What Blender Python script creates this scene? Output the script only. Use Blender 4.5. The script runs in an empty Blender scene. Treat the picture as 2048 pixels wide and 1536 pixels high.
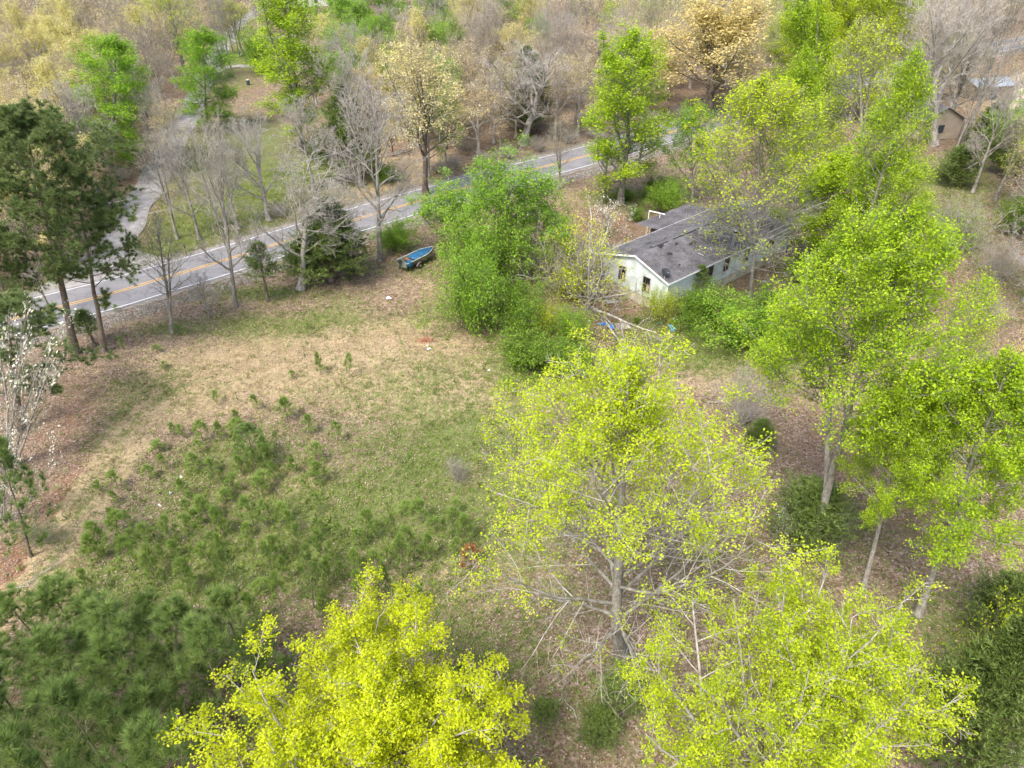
import bpy, math, random
import numpy as np
from mathutils import Vector, Matrix
R = math.radians
C = bpy.context.scene
COL = C.collection
# ------------------------------------------------------------------ camera, world, sun, exposure
CAM_H, PITCH, FPX = 34.0, 36.0, 1409.0
cam_d = bpy.data.cameras.new("camera"); cam_d.sensor_width = 36.0; cam_d.lens = FPX / 2048 * 36
cam_d.clip_start = 0.1; cam_d.clip_end = 5000
cam = bpy.data.objects.new("camera", cam_d); COL.objects.link(cam)
cam.location = (0, 0, CAM_H); cam.rotation_euler = (R(90 - PITCH), 0, 0)
C.camera = cam
SUN_EL, SUN_AZ = 58.0, 215.0          # azimuth clockwise from +Y
w = bpy.data.worlds.new("World"); C.world = w; w.use_nodes = True
nt = w.node_tree; bg = nt.nodes["Background"]
sky = nt.nodes.new("ShaderNodeTexSky"); sky.sky_type = 'NISHITA'; sky.sun_disc = False
sky.sun_elevation = R(SUN_EL); sky.sun_rotation = R(SUN_AZ)
sky.air_density = 1.0; sky.dust_density = 4.0; sky.ozone_density = 0.6
nt.links.new(sky.outputs[0], bg.inputs[0]); bg.inputs[1].default_value = 0.14
sd = bpy.data.lights.new("sun", 'SUN'); sd.energy = 1.6; sd.angle = R(16); sd.color = (1.0, 0.96, 0.88)
so = bpy.data.objects.new("sun", sd); COL.objects.link(so)
_d = Vector((math.sin(R(SUN_AZ)) * math.cos(R(SUN_EL)), math.cos(R(SUN_AZ)) * math.cos(R(SUN_EL)), math.sin(R(SUN_EL))))
so.rotation_euler = _d.to_track_quat('Z', 'Y').to_euler()
C.view_settings.view_transform = 'Standard'; C.view_settings.look = 'None'
C.view_settings.exposure = 1.3; C.view_settings.gamma = 1.0
C.render.engine = 'CYCLES'
cy = C.cycles
cy.max_bounces = 5; cy.diffuse_bounces = 3; cy.glossy_bounces = 2; cy.transmission_bounces = 3
cy.transparent_max_bounces = 4; cy.caustics_reflective = False; cy.caustics_refractive = False
cy.use_adaptive_sampling = True; cy.adaptive_threshold = 0.015
cy.use_denoising = True; cy.denoiser = 'OPENIMAGEDENOISE'; cy.denoising_input_passes = 'RGB_ALBEDO_NORMAL'; cy.denoising_prefilter = 'ACCURATE'

# ------------------------------------------------------------------ pixel of the photograph -> point of the place
_c, _s = math.cos(R(PITCH)), math.sin(R(PITCH))
def at(px, py, z=0.0):
    u = (px - 1024) / FPX; v = (py - 768) / FPX
    t = (CAM_H - z) / (_s + v * _c)
    return np.array([u * t, (_c - v * _s) * t, z])
def height_for(y, ty):
    v = (ty - 768) / FPX
    return CAM_H - y * (_s + v * _c) / (_c - v * _s)
def depth_of(y, z):
    return y * _c + (CAM_H - z) * _s
def pix(x, y, z=0.0):
    D = CAM_H - z; dep = y * _c + D * _s
    return 1024 + FPX * x / dep, 768 + FPX * (D * _c - y * _s) / dep

# ------------------------------------------------------------------ materials
MATS = {}
def _n(nt, t, **k):
    n = nt.nodes.new(t)
    for a, b in k.items(): setattr(n, a, b)
    return n
def ramp(nt, src, stops):
    r = _n(nt, 'ShaderNodeValToRGB'); e = r.color_ramp.elements
    while len(e) > 1: e.remove(e[-1])
    e[0].position = stops[0][0]; e[0].color = (*stops[0][1], 1)
    for p, c in stops[1:]:
        x = e.new(p); x.color = (*c, 1)
    nt.links.new(src, r.inputs[0]); return r.outputs[0]
def mixc(nt, f, a, b, mode='MIX'):
    m = _n(nt, 'ShaderNodeMix', data_type='RGBA', blend_type=mode)
    L = nt.links
    for s, i in ((f, 0), (a, 6), (b, 7)):
        if isinstance(s, (int, float)): m.inputs[i].default_value = s
        elif isinstance(s, tuple): m.inputs[i].default_value = (*s, 1)
        else: L.new(s, m.inputs[i])
    return m.outputs[2]
def mth(nt, op, a, b=0.0, c=None, clamp=False):
    m = _n(nt, 'ShaderNodeMath', operation=op, use_clamp=clamp)
    for i, s in enumerate((a, b) if c is None else (a, b, c)):
        if isinstance(s, (int, float)): m.inputs[i].default_value = s
        else: nt.links.new(s, m.inputs[i])
    return m.outputs[0]
def noise(nt, scale, detail=3, rough=.55, vec=None, dist=0.0):
    n = _n(nt, 'ShaderNodeTexNoise'); n.inputs['Scale'].default_value = scale
    n.inputs['Detail'].default_value = detail; n.inputs['Roughness'].default_value = rough
    n.inputs['Distortion'].default_value = dist
    if vec is not None: nt.links.new(vec, n.inputs['Vector'])
    return n.outputs['Fac']
def base_mat(name):
    m = bpy.data.materials.new(name); m.use_nodes = True
    nt = m.node_tree; return m, nt, nt.nodes['Principled BSDF']
def M(name, col, rough=.8, var=.25, scale=3.0, metal=0.0, spec=.3, bump=0.0):
    if name in MATS: return MATS[name]
    m, nt, p = base_mat(name)
    tc = _n(nt, 'ShaderNodeTexCoord')
    f = noise(nt, scale, 4, .6, tc.outputs['Object'])
    lo = tuple(c * (1 - var) for c in col); hi = tuple(min(1, c * (1 + var)) for c in col)
    nt.links.new(ramp(nt, f, [(.3, lo), (.7, hi)]), p.inputs['Base Color'])
    p.inputs['Roughness'].default_value = rough; p.inputs['Metallic'].default_value = metal
    p.inputs['Specular IOR Level'].default_value = spec
    if bump:
        b = _n(nt, 'ShaderNodeBump'); b.inputs['Strength'].default_value = bump
        nt.links.new(noise(nt, scale * 6, 4, .6, tc.outputs['Object']), b.inputs['Height']); nt.links.new(b.outputs[0], p.inputs['Normal'])
    MATS[name] = m; return m
def leafmat(name, stops, trans=.48, rough=.55, spec=.35):
    """leaf colours vary from leaf to leaf (attribute 'v') and a little from tree to tree"""
    if name in MATS: return MATS[name]
    m, nt, p = base_mat(name)
    a = _n(nt, 'ShaderNodeAttribute', attribute_name='v')
    oi = _n(nt, 'ShaderNodeObjectInfo')
    f = mth(nt, 'ADD', a.outputs['Fac'], mth(nt, 'MULTIPLY', mth(nt, 'SUBTRACT', oi.outputs['Random'], .5), .22), clamp=True)
    k = len(stops)
    c = ramp(nt, f, [(i / (k - 1), s) for i, s in enumerate(stops)])
    nt.links.new(c, p.inputs['Base Color']); p.inputs['Roughness'].default_value = rough
    p.inputs['Specular IOR Level'].default_value = spec
    if trans > 0:
        t = _n(nt, 'ShaderNodeBsdfTranslucent'); nt.links.new(c, t.inputs['Color'])
        mx = _n(nt, 'ShaderNodeMixShader'); mx.inputs[0].default_value = trans
        nt.links.new(p.outputs[0], mx.inputs[1]); nt.links.new(t.outputs[0], mx.inputs[2])
        nt.links.new(mx.outputs[0], nt.nodes['Material Output'].inputs['Surface'])
    MATS[name] = m; return m
def barkmat(name, a, b, sc=2.5):
    if name in MATS: return MATS[name]
    m, nt, p = base_mat(name)
    tc = _n(nt, 'ShaderNodeTexCoord')
    mp = _n(nt, 'ShaderNodeMapping'); mp.inputs['Scale'].default_value = (1, 1, .45); nt.links.new(tc.outputs['Object'], mp.inputs[0])
    f = noise(nt, sc, 5, .7, mp.outputs[0])
    f2 = noise(nt, sc * 5, 3, .7, mp.outputs[0])
    c = ramp(nt, f, [(.38, a), (.62, b)])
    c = mixc(nt, .6, c, ramp(nt, f2, [(.35, (.42, .42, .42)), (.62, (1.0, 1.0, 1.0))]), 'MULTIPLY')
    nt.links.new(c, p.inputs['Base Color']); p.inputs['Roughness'].default_value = .9; p.inputs['Specular IOR Level'].default_value = .1
    bp = _n(nt, 'ShaderNodeBump'); bp.inputs['Strength'].default_value = .5; nt.links.new(f2, bp.inputs['Height']); nt.links.new(bp.outputs[0], p.inputs['Normal'])
    MATS[name] = m; return m
BK_GREY = barkmat('grey_bark', (.20, .18, .15), (.42, .40, .35))
BK_PALE = barkmat('pale_bark', (.25, .225, .19), (.52, .49, .44), 3.5)
BK_BROWN = barkmat('brown_bark', (.15, .115, .085), (.30, .25, .20))
BK_DARK = barkmat('dark_bark', (.09, .07, .055), (.19, .16, .13))
BK_TWIG = barkmat('twig_bark', (.34, .31, .27), (.58, .54, .48))
BK_ROSY = barkmat('brown_twig_bark', (.25, .22, .18), (.45, .40, .34))
LF_YEL = leafmat('yellow_leaves', [(.35, .40, .008), (.56, .63, .008), (.71, .78, .02)])
LF_LIME = leafmat('lime_leaves', [(.19, .32, .012), (.37, .53, .015), (.54, .69, .03)])
LF_LIMEY = leafmat('yellow_lime_leaves', [(.26, .345, .010), (.46, .58, .012), (.64, .73, .03)])
LF_GRN = leafmat('bright_green_leaves', [(.13, .27, .015), (.25, .45, .02), (.38, .60, .03)])
LF_FGRN = leafmat('fresh_green_leaves', [(.13, .26, .02), (.24, .43, .03), (.38, .58, .05)])
LF_MID = leafmat('mid_green_leaves', [(.07, .15, .015), (.15, .29, .02), (.28, .45, .03)])
LF_SHRUB = leafmat('shrub_leaves', [(.10, .18, .02), (.20, .34, .03), (.34, .50, .05)])
LF_CREAM = leafmat('cream_leaves', [(.42, .36, .15), (.66, .58, .26), (.82, .75, .42)])
LF_TAN = leafmat('tan_buds', [(.50, .38, .20), (.68, .54, .30), (.82, .70, .42)])
LF_YBUD = leafmat('yellow_buds', [(.48, .42, .14), (.68, .62, .20), (.80, .75, .34)])
LF_OCH = leafmat('ochre_buds', [(.42, .34, .15), (.58, .50, .20), (.68, .60, .30)])
LF_ORG = leafmat('orange_buds', [(.50, .40, .15), (.68, .57, .22), (.80, .71, .36)])
LF_WHITE = leafmat('white_blossom', [(.60, .58, .40), (.80, .78, .60), (.88, .87, .78)], .3)
LF_PINE = leafmat('pine_needles', [(.10, .15, .05), (.17, .235, .07), (.27, .34, .11)], .35)
LF_YPINE = leafmat('young_pine_needles', [(.18, .26, .065), (.29, .41, .095), (.43, .56, .14)], .48)
LF_TPINE = leafmat('thicket_pine_needles', [(.13, .20, .055), (.22, .32, .085), (.36, .47, .13)], .4)
LF_CEDAR = leafmat('cedar_sprays', [(.09, .14, .035), (.16, .235, .05), (.26, .35, .085)], .35)
LF_DEAD = leafmat('dead_needles', [(.34, .15, .07), (.48, .23, .11), (.56, .32, .16)], .2)

# ------------------------------------------------------------------ object helpers
def link(o): COL.objects.link(o); return o
def mesh_from(name, verts, faces_flat, loop_tot, mat, vattr=None, smooth=False):
    me = bpy.data.meshes.new(name)
    verts = np.asarray(verts, np.float32); n = len(verts)
    faces_flat = np.asarray(faces_flat, np.int32).ravel(); lt = np.asarray(loop_tot, np.int32)
    me.vertices.add(n); me.vertices.foreach_set('co', verts.ravel())
    me.loops.add(len(faces_flat)); me.loops.foreach_set('vertex_index', faces_flat)
    me.polygons.add(len(lt)); ls = np.zeros(len(lt), np.int32); ls[1:] = np.cumsum(lt)[:-1]
    me.polygons.foreach_set('loop_start', ls); me.polygons.foreach_set('loop_total', lt)
    if smooth: me.polygons.foreach_set('use_smooth', np.ones(len(lt), bool))
    if vattr is not None:
        a = me.attributes.new('v', 'FLOAT', 'FACE'); a.data.foreach_set('value', np.asarray(vattr, np.float32))
    if mat: me.materials.append(mat)
    me.update(calc_edges=True); me.validate()
    return me
def obj(name, me, parent=None):
    o = bpy.data.objects.new(name, me); link(o)
    if parent is not None: o.parent = parent
    return o
def tag(o, label=None, cat=None, group=None, kind=None):
    if label: o['label'] = label
    if cat: o['category'] = cat
    if group: o['group'] = group
    if kind: o['kind'] = kind
    return o
def empty(name, loc, rz=0.0, label=None, cat=None, group=None):
    o = bpy.data.objects.new(name, None); link(o); o.location = tuple(loc); o.rotation_euler = (0, 0, rz)
    o.empty_display_size = .2
    return tag(o, label, cat, group)
class MB:
    """collects boxes, tubes and quads, builds ONE mesh"""
    def __init__(s): s.v = []; s.f = []
    def quad(s, *p):
        b = len(s.v); s.v += [tuple(q) for q in p]; s.f.append(tuple(range(b, b + len(p)))); return s
    def box(s, c, d, rz=0.0, rx=0.0, ry=0.0, bev=0.0):
        cx, cy_, cz = c; hx, hy, hz = d[0] / 2, d[1] / 2, d[2] / 2
        from mathutils import Euler
        E_ = Euler((rx, ry, rz)).to_matrix(); b = len(s.v)
        k = min(bev, hx * .45, hy * .45, hz * .45)
        if k <= 0:
            for z in (-hz, hz):
                for x, y in ((-hx, -hy), (hx, -hy), (hx, hy), (-hx, hy)):
                    q = E_ @ Vector((x, y, z)); s.v.append((q.x + cx, q.y + cy_, q.z + cz))
            s.f += [(b, b + 3, b + 2, b + 1), (b + 4, b + 5, b + 6, b + 7)] + [(b + i, b + (i + 1) % 4, b + 4 + (i + 1) % 4, b + 4 + i) for i in range(4)]
        else:
            rings = [(-hz, k), (-hz + k, 0), (hz - k, 0), (hz, k)]
            for z, o_ in rings:
                for x, y in ((-hx + o_, -hy + o_), (hx - o_, -hy + o_), (hx - o_, hy - o_), (-hx + o_, hy - o_)):
                    q = E_ @ Vector((x, y, z)); s.v.append((q.x + cx, q.y + cy_, q.z + cz))
            s.f += [(b, b + 3, b + 2, b + 1), (b + 12, b + 13, b + 14, b + 15)]
            for r in range(3):
                s.f += [(b + r * 4 + i, b + r * 4 + (i + 1) % 4, b + r * 4 + 4 + (i + 1) % 4, b + r * 4 + 4 + i) for i in range(4)]
        return s
    def tube(s, pts, rad, n=8, cap=True):
        pts = [Vector(p) for p in pts]; rs = rad if isinstance(rad, (list, tuple)) else [rad] * len(pts)
        b = len(s.v)
        for i, p in enumerate(pts):
            t = (pts[min(i + 1, len(pts) - 1)] - pts[max(i - 1, 0)]).normalized()
            u = t.cross(Vector((0, 0, 1)) if abs(t.z) < .9 else Vector((1, 0, 0))).normalized(); w_ = t.cross(u)
            for k in range(n):
                a = 2 * math.pi * k / n; q = p + (u * math.cos(a) + w_ * math.sin(a)) * rs[i]; s.v.append(tuple(q))
        for i in range(len(pts) - 1):
            for k in range(n):
                a0 = b + i * n + k; a1 = b + i * n + (k + 1) % n
                s.f.append((a0, a1, a1 + n, a0 + n))
        if cap:
            s.f.append(tuple(b + k for k in range(n))[::-1]); e = b + (len(pts) - 1) * n; s.f.append(tuple(e + k for k in range(n)))
        return s
    def build(s, name, mat, parent=None, smooth=False):
        me = bpy.data.meshes.new(name); me.from_pydata(s.v, [], s.f); me.materials.append(mat)
        if smooth: me.polygons.foreach_set('use_smooth', np.ones(len(s.f), bool))
        me.update(); return obj(name, me, parent)

# ------------------------------------------------------------------ vectorised branches
def norm(a): return a / np.maximum(np.linalg.norm(a, axis=-1, keepdims=True), 1e-9)
def interp(P, idx, t):
    K = P.shape[1]; f = np.clip(t * (K - 1), 0, K - 1.001); i = f.astype(int); fr = (f - i)[:, None]
    a = P[idx, i]; b = P[idx, i + 1]
    return a * (1 - fr) + b * fr, norm(b - a)
def grow(rng, P, Rad, n, t0, t1, length, spread, up=.2, wander=.12, K=4, rr=.55, rmin=.006, taper=.3, jitter=.35, keep=1.0):
    """children of every path in P: n each; length(t,parent_len), spread(t) in degrees"""
    Mn = len(P); idx = np.repeat(np.arange(Mn), n); j = np.tile(np.arange(n), Mn)
    t = t0 + (t1 - t0) * (j + rng.random(Mn * n)) / n
    if keep < 1.0:
        k = rng.random(len(idx)) < keep; idx, j, t = idx[k], j[k], t[k]
    p, tan = interp(P, idx, t)
    plen = np.linalg.norm(np.diff(P, axis=1), axis=2).sum(1)[idx]
    L = length(t, plen) * (1 - jitter / 2 + jitter * rng.random(len(t)))
    sp = np.radians(spread(t) + rng.normal(0, 7, len(t)))
    ref = np.where(np.abs(tan[:, 2:3]) > .92, np.array([[1., 0, 0]]), np.array([[0, 0, 1.]]))
    u = norm(np.cross(tan, ref)); v = np.cross(tan, u)
    az = j * 2.399963 + rng.random(Mn)[idx] * 6.283 + rng.normal(0, .5, len(t))
    d = tan * np.cos(sp)[:, None] + (u * np.cos(az)[:, None] + v * np.sin(az)[:, None]) * np.sin(sp)[:, None]
    out = np.empty((len(t), K, 3)); out[:, 0] = p
    upv = up(t) if callable(up) else np.full(len(t), up)
    for k in range(1, K):
        d = d + rng.normal(0, wander, d.shape); d[:, 2] += upv / (K - 1) * 1.5
        d = norm(d); out[:, k] = out[:, k - 1] + d * (L / (K - 1))[:, None]
    Kp = Rad.shape[1]; f = np.clip(t * (Kp - 1), 0, Kp - 1.001); i = f.astype(int); fr = f - i
    pr = Rad[idx, i] * (1 - fr) + Rad[idx, i + 1] * fr
    r0 = np.maximum(pr * rr, rmin)
    rad = r0[:, None] * np.linspace(1, taper, K)[None]; rad = np.maximum(rad, rmin * .7)
    return out, rad
def tubes(P, Rad, S):
    """(N,K,3) paths -> verts, quads"""
    N, K, _ = P.shape
    T = np.empty_like(P); T[:, 1:-1] = P[:, 2:] - P[:, :-2]; T[:, 0] = P[:, 1] - P[:, 0]; T[:, -1] = P[:, -1] - P[:, -2]
    T = norm(T)
    ref = np.where(np.abs(T[:, :1, 2:3]) > .9, np.array([1., 0, 0]), np.array([0, 0, 1.]))
    U = norm(np.cross(T, np.broadcast_to(ref, T.shape))); V = np.cross(T, U)
    a = np.arange(S) * 2 * np.pi / S
    ring = U[:, :, None] * np.cos(a)[None, None, :, None] + V[:, :, None] * np.sin(a)[None, None, :, None]
    v = (P[:, :, None] + ring * Rad[:, :, None, None]).reshape(-1, 3)
    base = (np.arange(N) * K * S)[:, None, None] + (np.arange(K - 1) * S)[None, :, None]
    s = np.arange(S)[None, None]; s1 = (s + 1) % S
    q = np.stack([base + s, base + s1, base + s1 + S, base + s + S], -1).reshape(-1, 4)
    return v, q
def join_tubes(lst):
    vs, qs, o = [], [], 0
    for P, r, S in lst:
        if len(P) == 0: continue
        v, q = tubes(P, r, S); vs.append(v); qs.append(q + o); o += len(v)
    return np.concatenate(vs), np.concatenate(qs)
def leaves(rng, pos, size, updir=.5, clump=None, fold=.25, aspect=.62, var=.75):
    """diamond leaves folded along the midrib"""
    n = len(pos); s = size * (.6 + .8 * rng.random(n))
    nrm = rng.normal(0, 1, (n, 3)); nrm[:, 2] = np.abs(nrm[:, 2]) * (1 + updir) + updir; nrm = norm(nrm)
    a = norm(np.cross(nrm, rng.normal(0, 1, (n, 3)))); b = np.cross(nrm, a)
    s_ = s[:, None]
    v = np.empty((n, 4, 3))
    v[:, 0] = pos - a * s_ * .5; v[:, 1] = pos + b * s_ * aspect * .5 + nrm * s_ * fold * .5 + a * s_ * .05
    v[:, 2] = pos + a * s_ * .5; v[:, 3] = pos - b * s_ * aspect * .5 + nrm * s_ * fold * .5 + a * s_ * .05
    i = (np.arange(n) * 4)[:, None]
    q = np.concatenate([i, i + 1, i + 2, i + 3], 1)
    cv = rng.random(n) if clump is None else clump
    val = np.clip(.5 + (cv - .5) * var + (rng.random(n) - .5) * .7, 0, 1)
    return v.reshape(-1, 3), q, val
def blades(rng, pos, dirs, length, width):
    """thin triangles: needles, grass"""
    n = len(pos); l = (length * (.6 + .6 * rng.random(n)))[:, None]
    sd_ = norm(np.cross(dirs, rng.normal(0, 1, (n, 3)))) * width * .5
    v = np.empty((n, 3, 3)); v[:, 0] = pos - sd_; v[:, 1] = pos + sd_; v[:, 2] = pos + dirs * l
    return v.reshape(-1, 3), np.arange(n * 3).reshape(-1, 3)
def along(rng, P, n, t0=.2, t1=1.0, jit=.05):
    idx = np.repeat(np.arange(len(P)), n); t = t0 + (t1 - t0) * rng.random(len(idx))
    p, tan = interp(P, idx, t); return p + rng.normal(0, jit, p.shape), tan, idx

def trunk_path(rng, H, lean=.02, wander=.02, K=12, r0=.2, top=.15):
    z = np.linspace(0, 1, K); P = np.zeros((1, K, 3)); P[0, :, 2] = z * H
    wx = np.cumsum(rng.normal(0, wander, K)) * H / K * 1.5; wy = np.cumsum(rng.normal(0, wander, K)) * H / K * 1.5
    P[0, :, 0] = wx - wx[0] + lean * H * z ** 1.5; P[0, :, 1] = wy - wy[0]
    rad = r0 * (1 - z * (1 - top)) * (1 + .45 * np.exp(-z * 22)); return P, rad[None]

PROTO = {}
class Proto:
    def __init__(s, H, Rr, parts): s.H = H; s.R = Rr; s.parts = parts     # parts: (name, mesh)

def finish(key, H, Rr, wood, wood2, lv, bark, bark2, leaf):
    """wood, wood2: lists of (P,rad,S); lv: (verts, faces, val)"""
    parts = []
    if wood2 is None: v, q = join_tubes(wood)
    else: v, q = join_tubes(wood)
    parts.append(('trunk', mesh_from(key + '_trunk', v, q, np.full(len(q), 4), bark, smooth=True)))
    if wood2:
        v, q = join_tubes(wood2); parts.append(('branches', mesh_from(key + '_branches', v, q, np.full(len(q), 4), bark2 or bark)))
    if lv is not None:
        v, q, val = lv; parts.append(('crown', mesh_from(key + '_crown', v, q, np.full(len(q), q.shape[1]), leaf, val)))
    # measured height and radius of the crown
    t = lv[0] if lv is not None else join_tubes((wood2 or wood)[-1:])[0]
    t = t[::3]; H = float(np.percentile(t[:, 2], 99.7)); Rr = float(np.percentile(np.hypot(t[:, 0] - t[:, 0].mean(), t[:, 1] - t[:, 1].mean()), 97))
    PROTO[key] = Proto(H, Rr, parts); PROTO[key].pts = t[::max(1, len(t) // 2500)].copy(); return PROTO[key]

def fit(P, c, r, rng):
    """stretch or shorten each path from its foot so that its tip lies on an ellipsoid"""
    b = P[:, :1]; best = np.full(len(P), .25)
    for f in np.linspace(.25, 2.2, 40):
        tip = (b + (P[:, -1:] - b) * f)[:, 0]; ok = (((tip - c) / r) ** 2).sum(1) < 1; best = np.where(ok, f, best)
    return b + (P - b) * (best * rng.uniform(.82, 1.02, len(P)))[:, None, None]

def fit_egg(P, xy, zc, up, dn, r, rng):
    b = P[:, :1]; best = np.full(len(P), .3)
    for f in np.linspace(.3, 2.0, 35):
        tip = (b + (P[:, -1:] - b) * f)[:, 0]; dz = tip[:, 2] - zc
        e = ((tip[:, 0] - xy[0]) ** 2 + (tip[:, 1] - xy[1]) ** 2) / r ** 2 + (dz / np.where(dz > 0, up, dn * 1.1)) ** 2
        best = np.where(e < 1, f, best)
    return b + (P - b) * (best * rng.uniform(.78, 1.04, len(P)))[:, None, None]

def tulip(key, seed, H, Rr, leaf, bark=BK_GREY, lsize=.12, nl=6, n1=44, n2=8, n3=5, base=.2, r0=None, wide=.4, droop=0.0, leafy=1.0, r_twig=.008, clumpy=.14, low_bare=.0, topsp=38, botsp=78, fork=0, fitz=.42):
    rng = np.random.default_rng(seed)
    r0 = r0 or H * .013
    P0, r_0 = trunk_path(rng, H, rng.normal(0, .02), .02, 14, r0, .08)
    T = [(P0, r_0)]
    if fork:
        Pf, rf = grow(rng, P0, r_0, fork, .2, .35, lambda t, pl: H * .68 + 0 * t, lambda t: 20 + 0 * t, .5, .05, 12, .85, taper=.15, jitter=.1)
        T.append((Pf, rf))
    prof = lambda t: np.clip(np.where(t < wide, .72 + .28 * (t - base) / max(wide - base, .01), np.sqrt(np.clip(1 - ((t - wide) / (1.04 - wide)) ** 2, 0.02, 1))), .12, 1)
    L1s, L1r = [], []
    for P_, r_ in T:
        off = 0 if P_ is P0 else .12
        a, b = grow(rng, P_, r_, n1 if P_ is P0 else n1 // 2, max(base - off, .08), .985, lambda t, pl: Rr * (1.0 if P_ is P0 else .7) * prof(t), lambda t: botsp + (topsp - botsp) * np.clip((t - base) / (1 - base), 0, 1), lambda t: .35 - droop * (1 - t), .10, 6, .42, .02, .25)
        top_ = H * .985; bot_ = H * max(base - .04, .06); zc_ = bot_ + (top_ - bot_) * fitz
        ax, ay = P0[0, :, 0].mean(), P0[0, :, 1].mean()
        a = fit_egg(a, (ax, ay), zc_, top_ - zc_, zc_ - bot_, Rr * .86, rng)
        L1s.append(a); L1r.append(b)
    P1 = np.concatenate(L1s); r1 = np.concatenate(L1r)
    P2, r2 = grow(rng, P1, r1, n2, .18, 1.0, lambda t, pl: pl * .42 * (1.15 - .6 * t), lambda t: 48 - 12 * t, .22, .14, 4, .5, .012, .35)
    P3, r3 = grow(rng, P2, r2, n3, .2, 1.0, lambda t, pl: pl * .5 * (1.1 - .4 * t), lambda t: 45 + 0 * t, .2, .16, 3, .55, r_twig, .4)
    # leaves cluster at twig ends
    tips = P3
    if leafy < 1: tips = tips[rng.random(len(tips)) < leafy]
    ll = np.linalg.norm(tips[:, -1] - tips[:, 0], axis=1); tips = tips[rng.random(len(tips)) < np.clip((ll / (1.0 * np.median(ll))) ** 1.5, .12, 1)]
    if low_bare > 0:
        zf = tips[:, -1, 2] / H; tips = tips[rng.random(len(tips)) < np.clip((zf - low_bare) * 3 + .25, .1, 1)]
    pos, tan, idx = along(rng, tips, nl, .35, 1.08, clumpy)
    cl = rng.random(len(tips))[idx]
    lv = leaves(rng, pos, lsize, .5, cl)
    S = 6
    return finish(key, H, Rr, [(P_, r_, 10) for P_, r_ in T] + [(P1, r1, S), (P2, r2, 4), (P3, r3, 3)], None, lv, bark, None, leaf)

def maple(key, seed, H, Rr, leaf, bark=BK_GREY, lsize=.12, nl=7, n1=12, n2=9, n3=7, n4=0, leafy=1.0, r_twig=.008, clumpy=.14, zc_=.56, r0=None, flat=.0, low_bare=0.0, tf=.62, t0=.30, l2=.42, limb=.62):
    """round crown on several steep limbs; also used without leaves"""
    rng = np.random.default_rng(seed); r0 = r0 or H * .017
    P0, r_0 = trunk_path(rng, H * tf, rng.normal(0, .03), .03, 10, r0, .35)
    def L1(t, pl): return np.hypot(Rr * .95, 0) * (1.05 - .0 * t) + (H * .25) * t
    P1, r1 = grow(rng, P0, r_0, n1, t0, 1.0, L1, lambda t: 80 - 62 * t - flat * 5, .40, .09, 8, limb, .03, .2)
    P1 = fit(P1, np.array([P0[0, :, 0].mean(), P0[0, :, 1].mean(), H * zc_]), np.array([Rr * .86, Rr * .86, H * (.97 - zc_) * .97]), rng)
    P2, r2 = grow(rng, P1, r1, n2, .18, 1.0, lambda t, pl: pl * l2 * (1.1 - .6 * t), lambda t: 46 + 0 * t, .2, .14, 5, .5, .015, .3)
    P3, r3 = grow(rng, P2, r2, n3, .2, 1.0, lambda t, pl: pl * .48 * (1.1 - .5 * t), lambda t: 44 + 0 * t, .2, .16, 3, .5, .01, .4)
    wood = [(P0, r_0, 10), (P1, r1, 6)]; w2 = [(P2, r2, 4), (P3, r3, 3)]
    tips = P3
    if n4:
        P4, r4 = grow(rng, P3, r3, n4, .2, 1.0, lambda t, pl: pl * .6 * (1.1 - .4 * t), lambda t: 42 + 0 * t, .15, .18, 3, .6, r_twig, .5)
        w2.append((P4, r4, 3)); tips = P4
    lv = None
    if nl and leaf:
        if leafy < 1: tips = tips[rng.random(len(tips)) < leafy]
        ll = np.linalg.norm(tips[:, -1] - tips[:, 0], axis=1); tips = tips[rng.random(len(tips)) < np.clip((ll / (.9 * np.median(ll))) ** 1.5, .12, 1)]
        if low_bare > 0:
            zf = tips[:, -1, 2] / H; tips = tips[rng.random(len(tips)) < np.clip((zf - low_bare) * 3 + .25, .08, 1)]
        pos, tan, idx = along(rng, tips, nl, .35, 1.1, clumpy)
        lv = leaves(rng, pos, lsize, .5, rng.random(len(tips))[idx])
    return finish(key, H, Rr, wood, w2, lv, bark, BK_TWIG if bark is not BK_ROSY else BK_ROSY, leaf)

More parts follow.
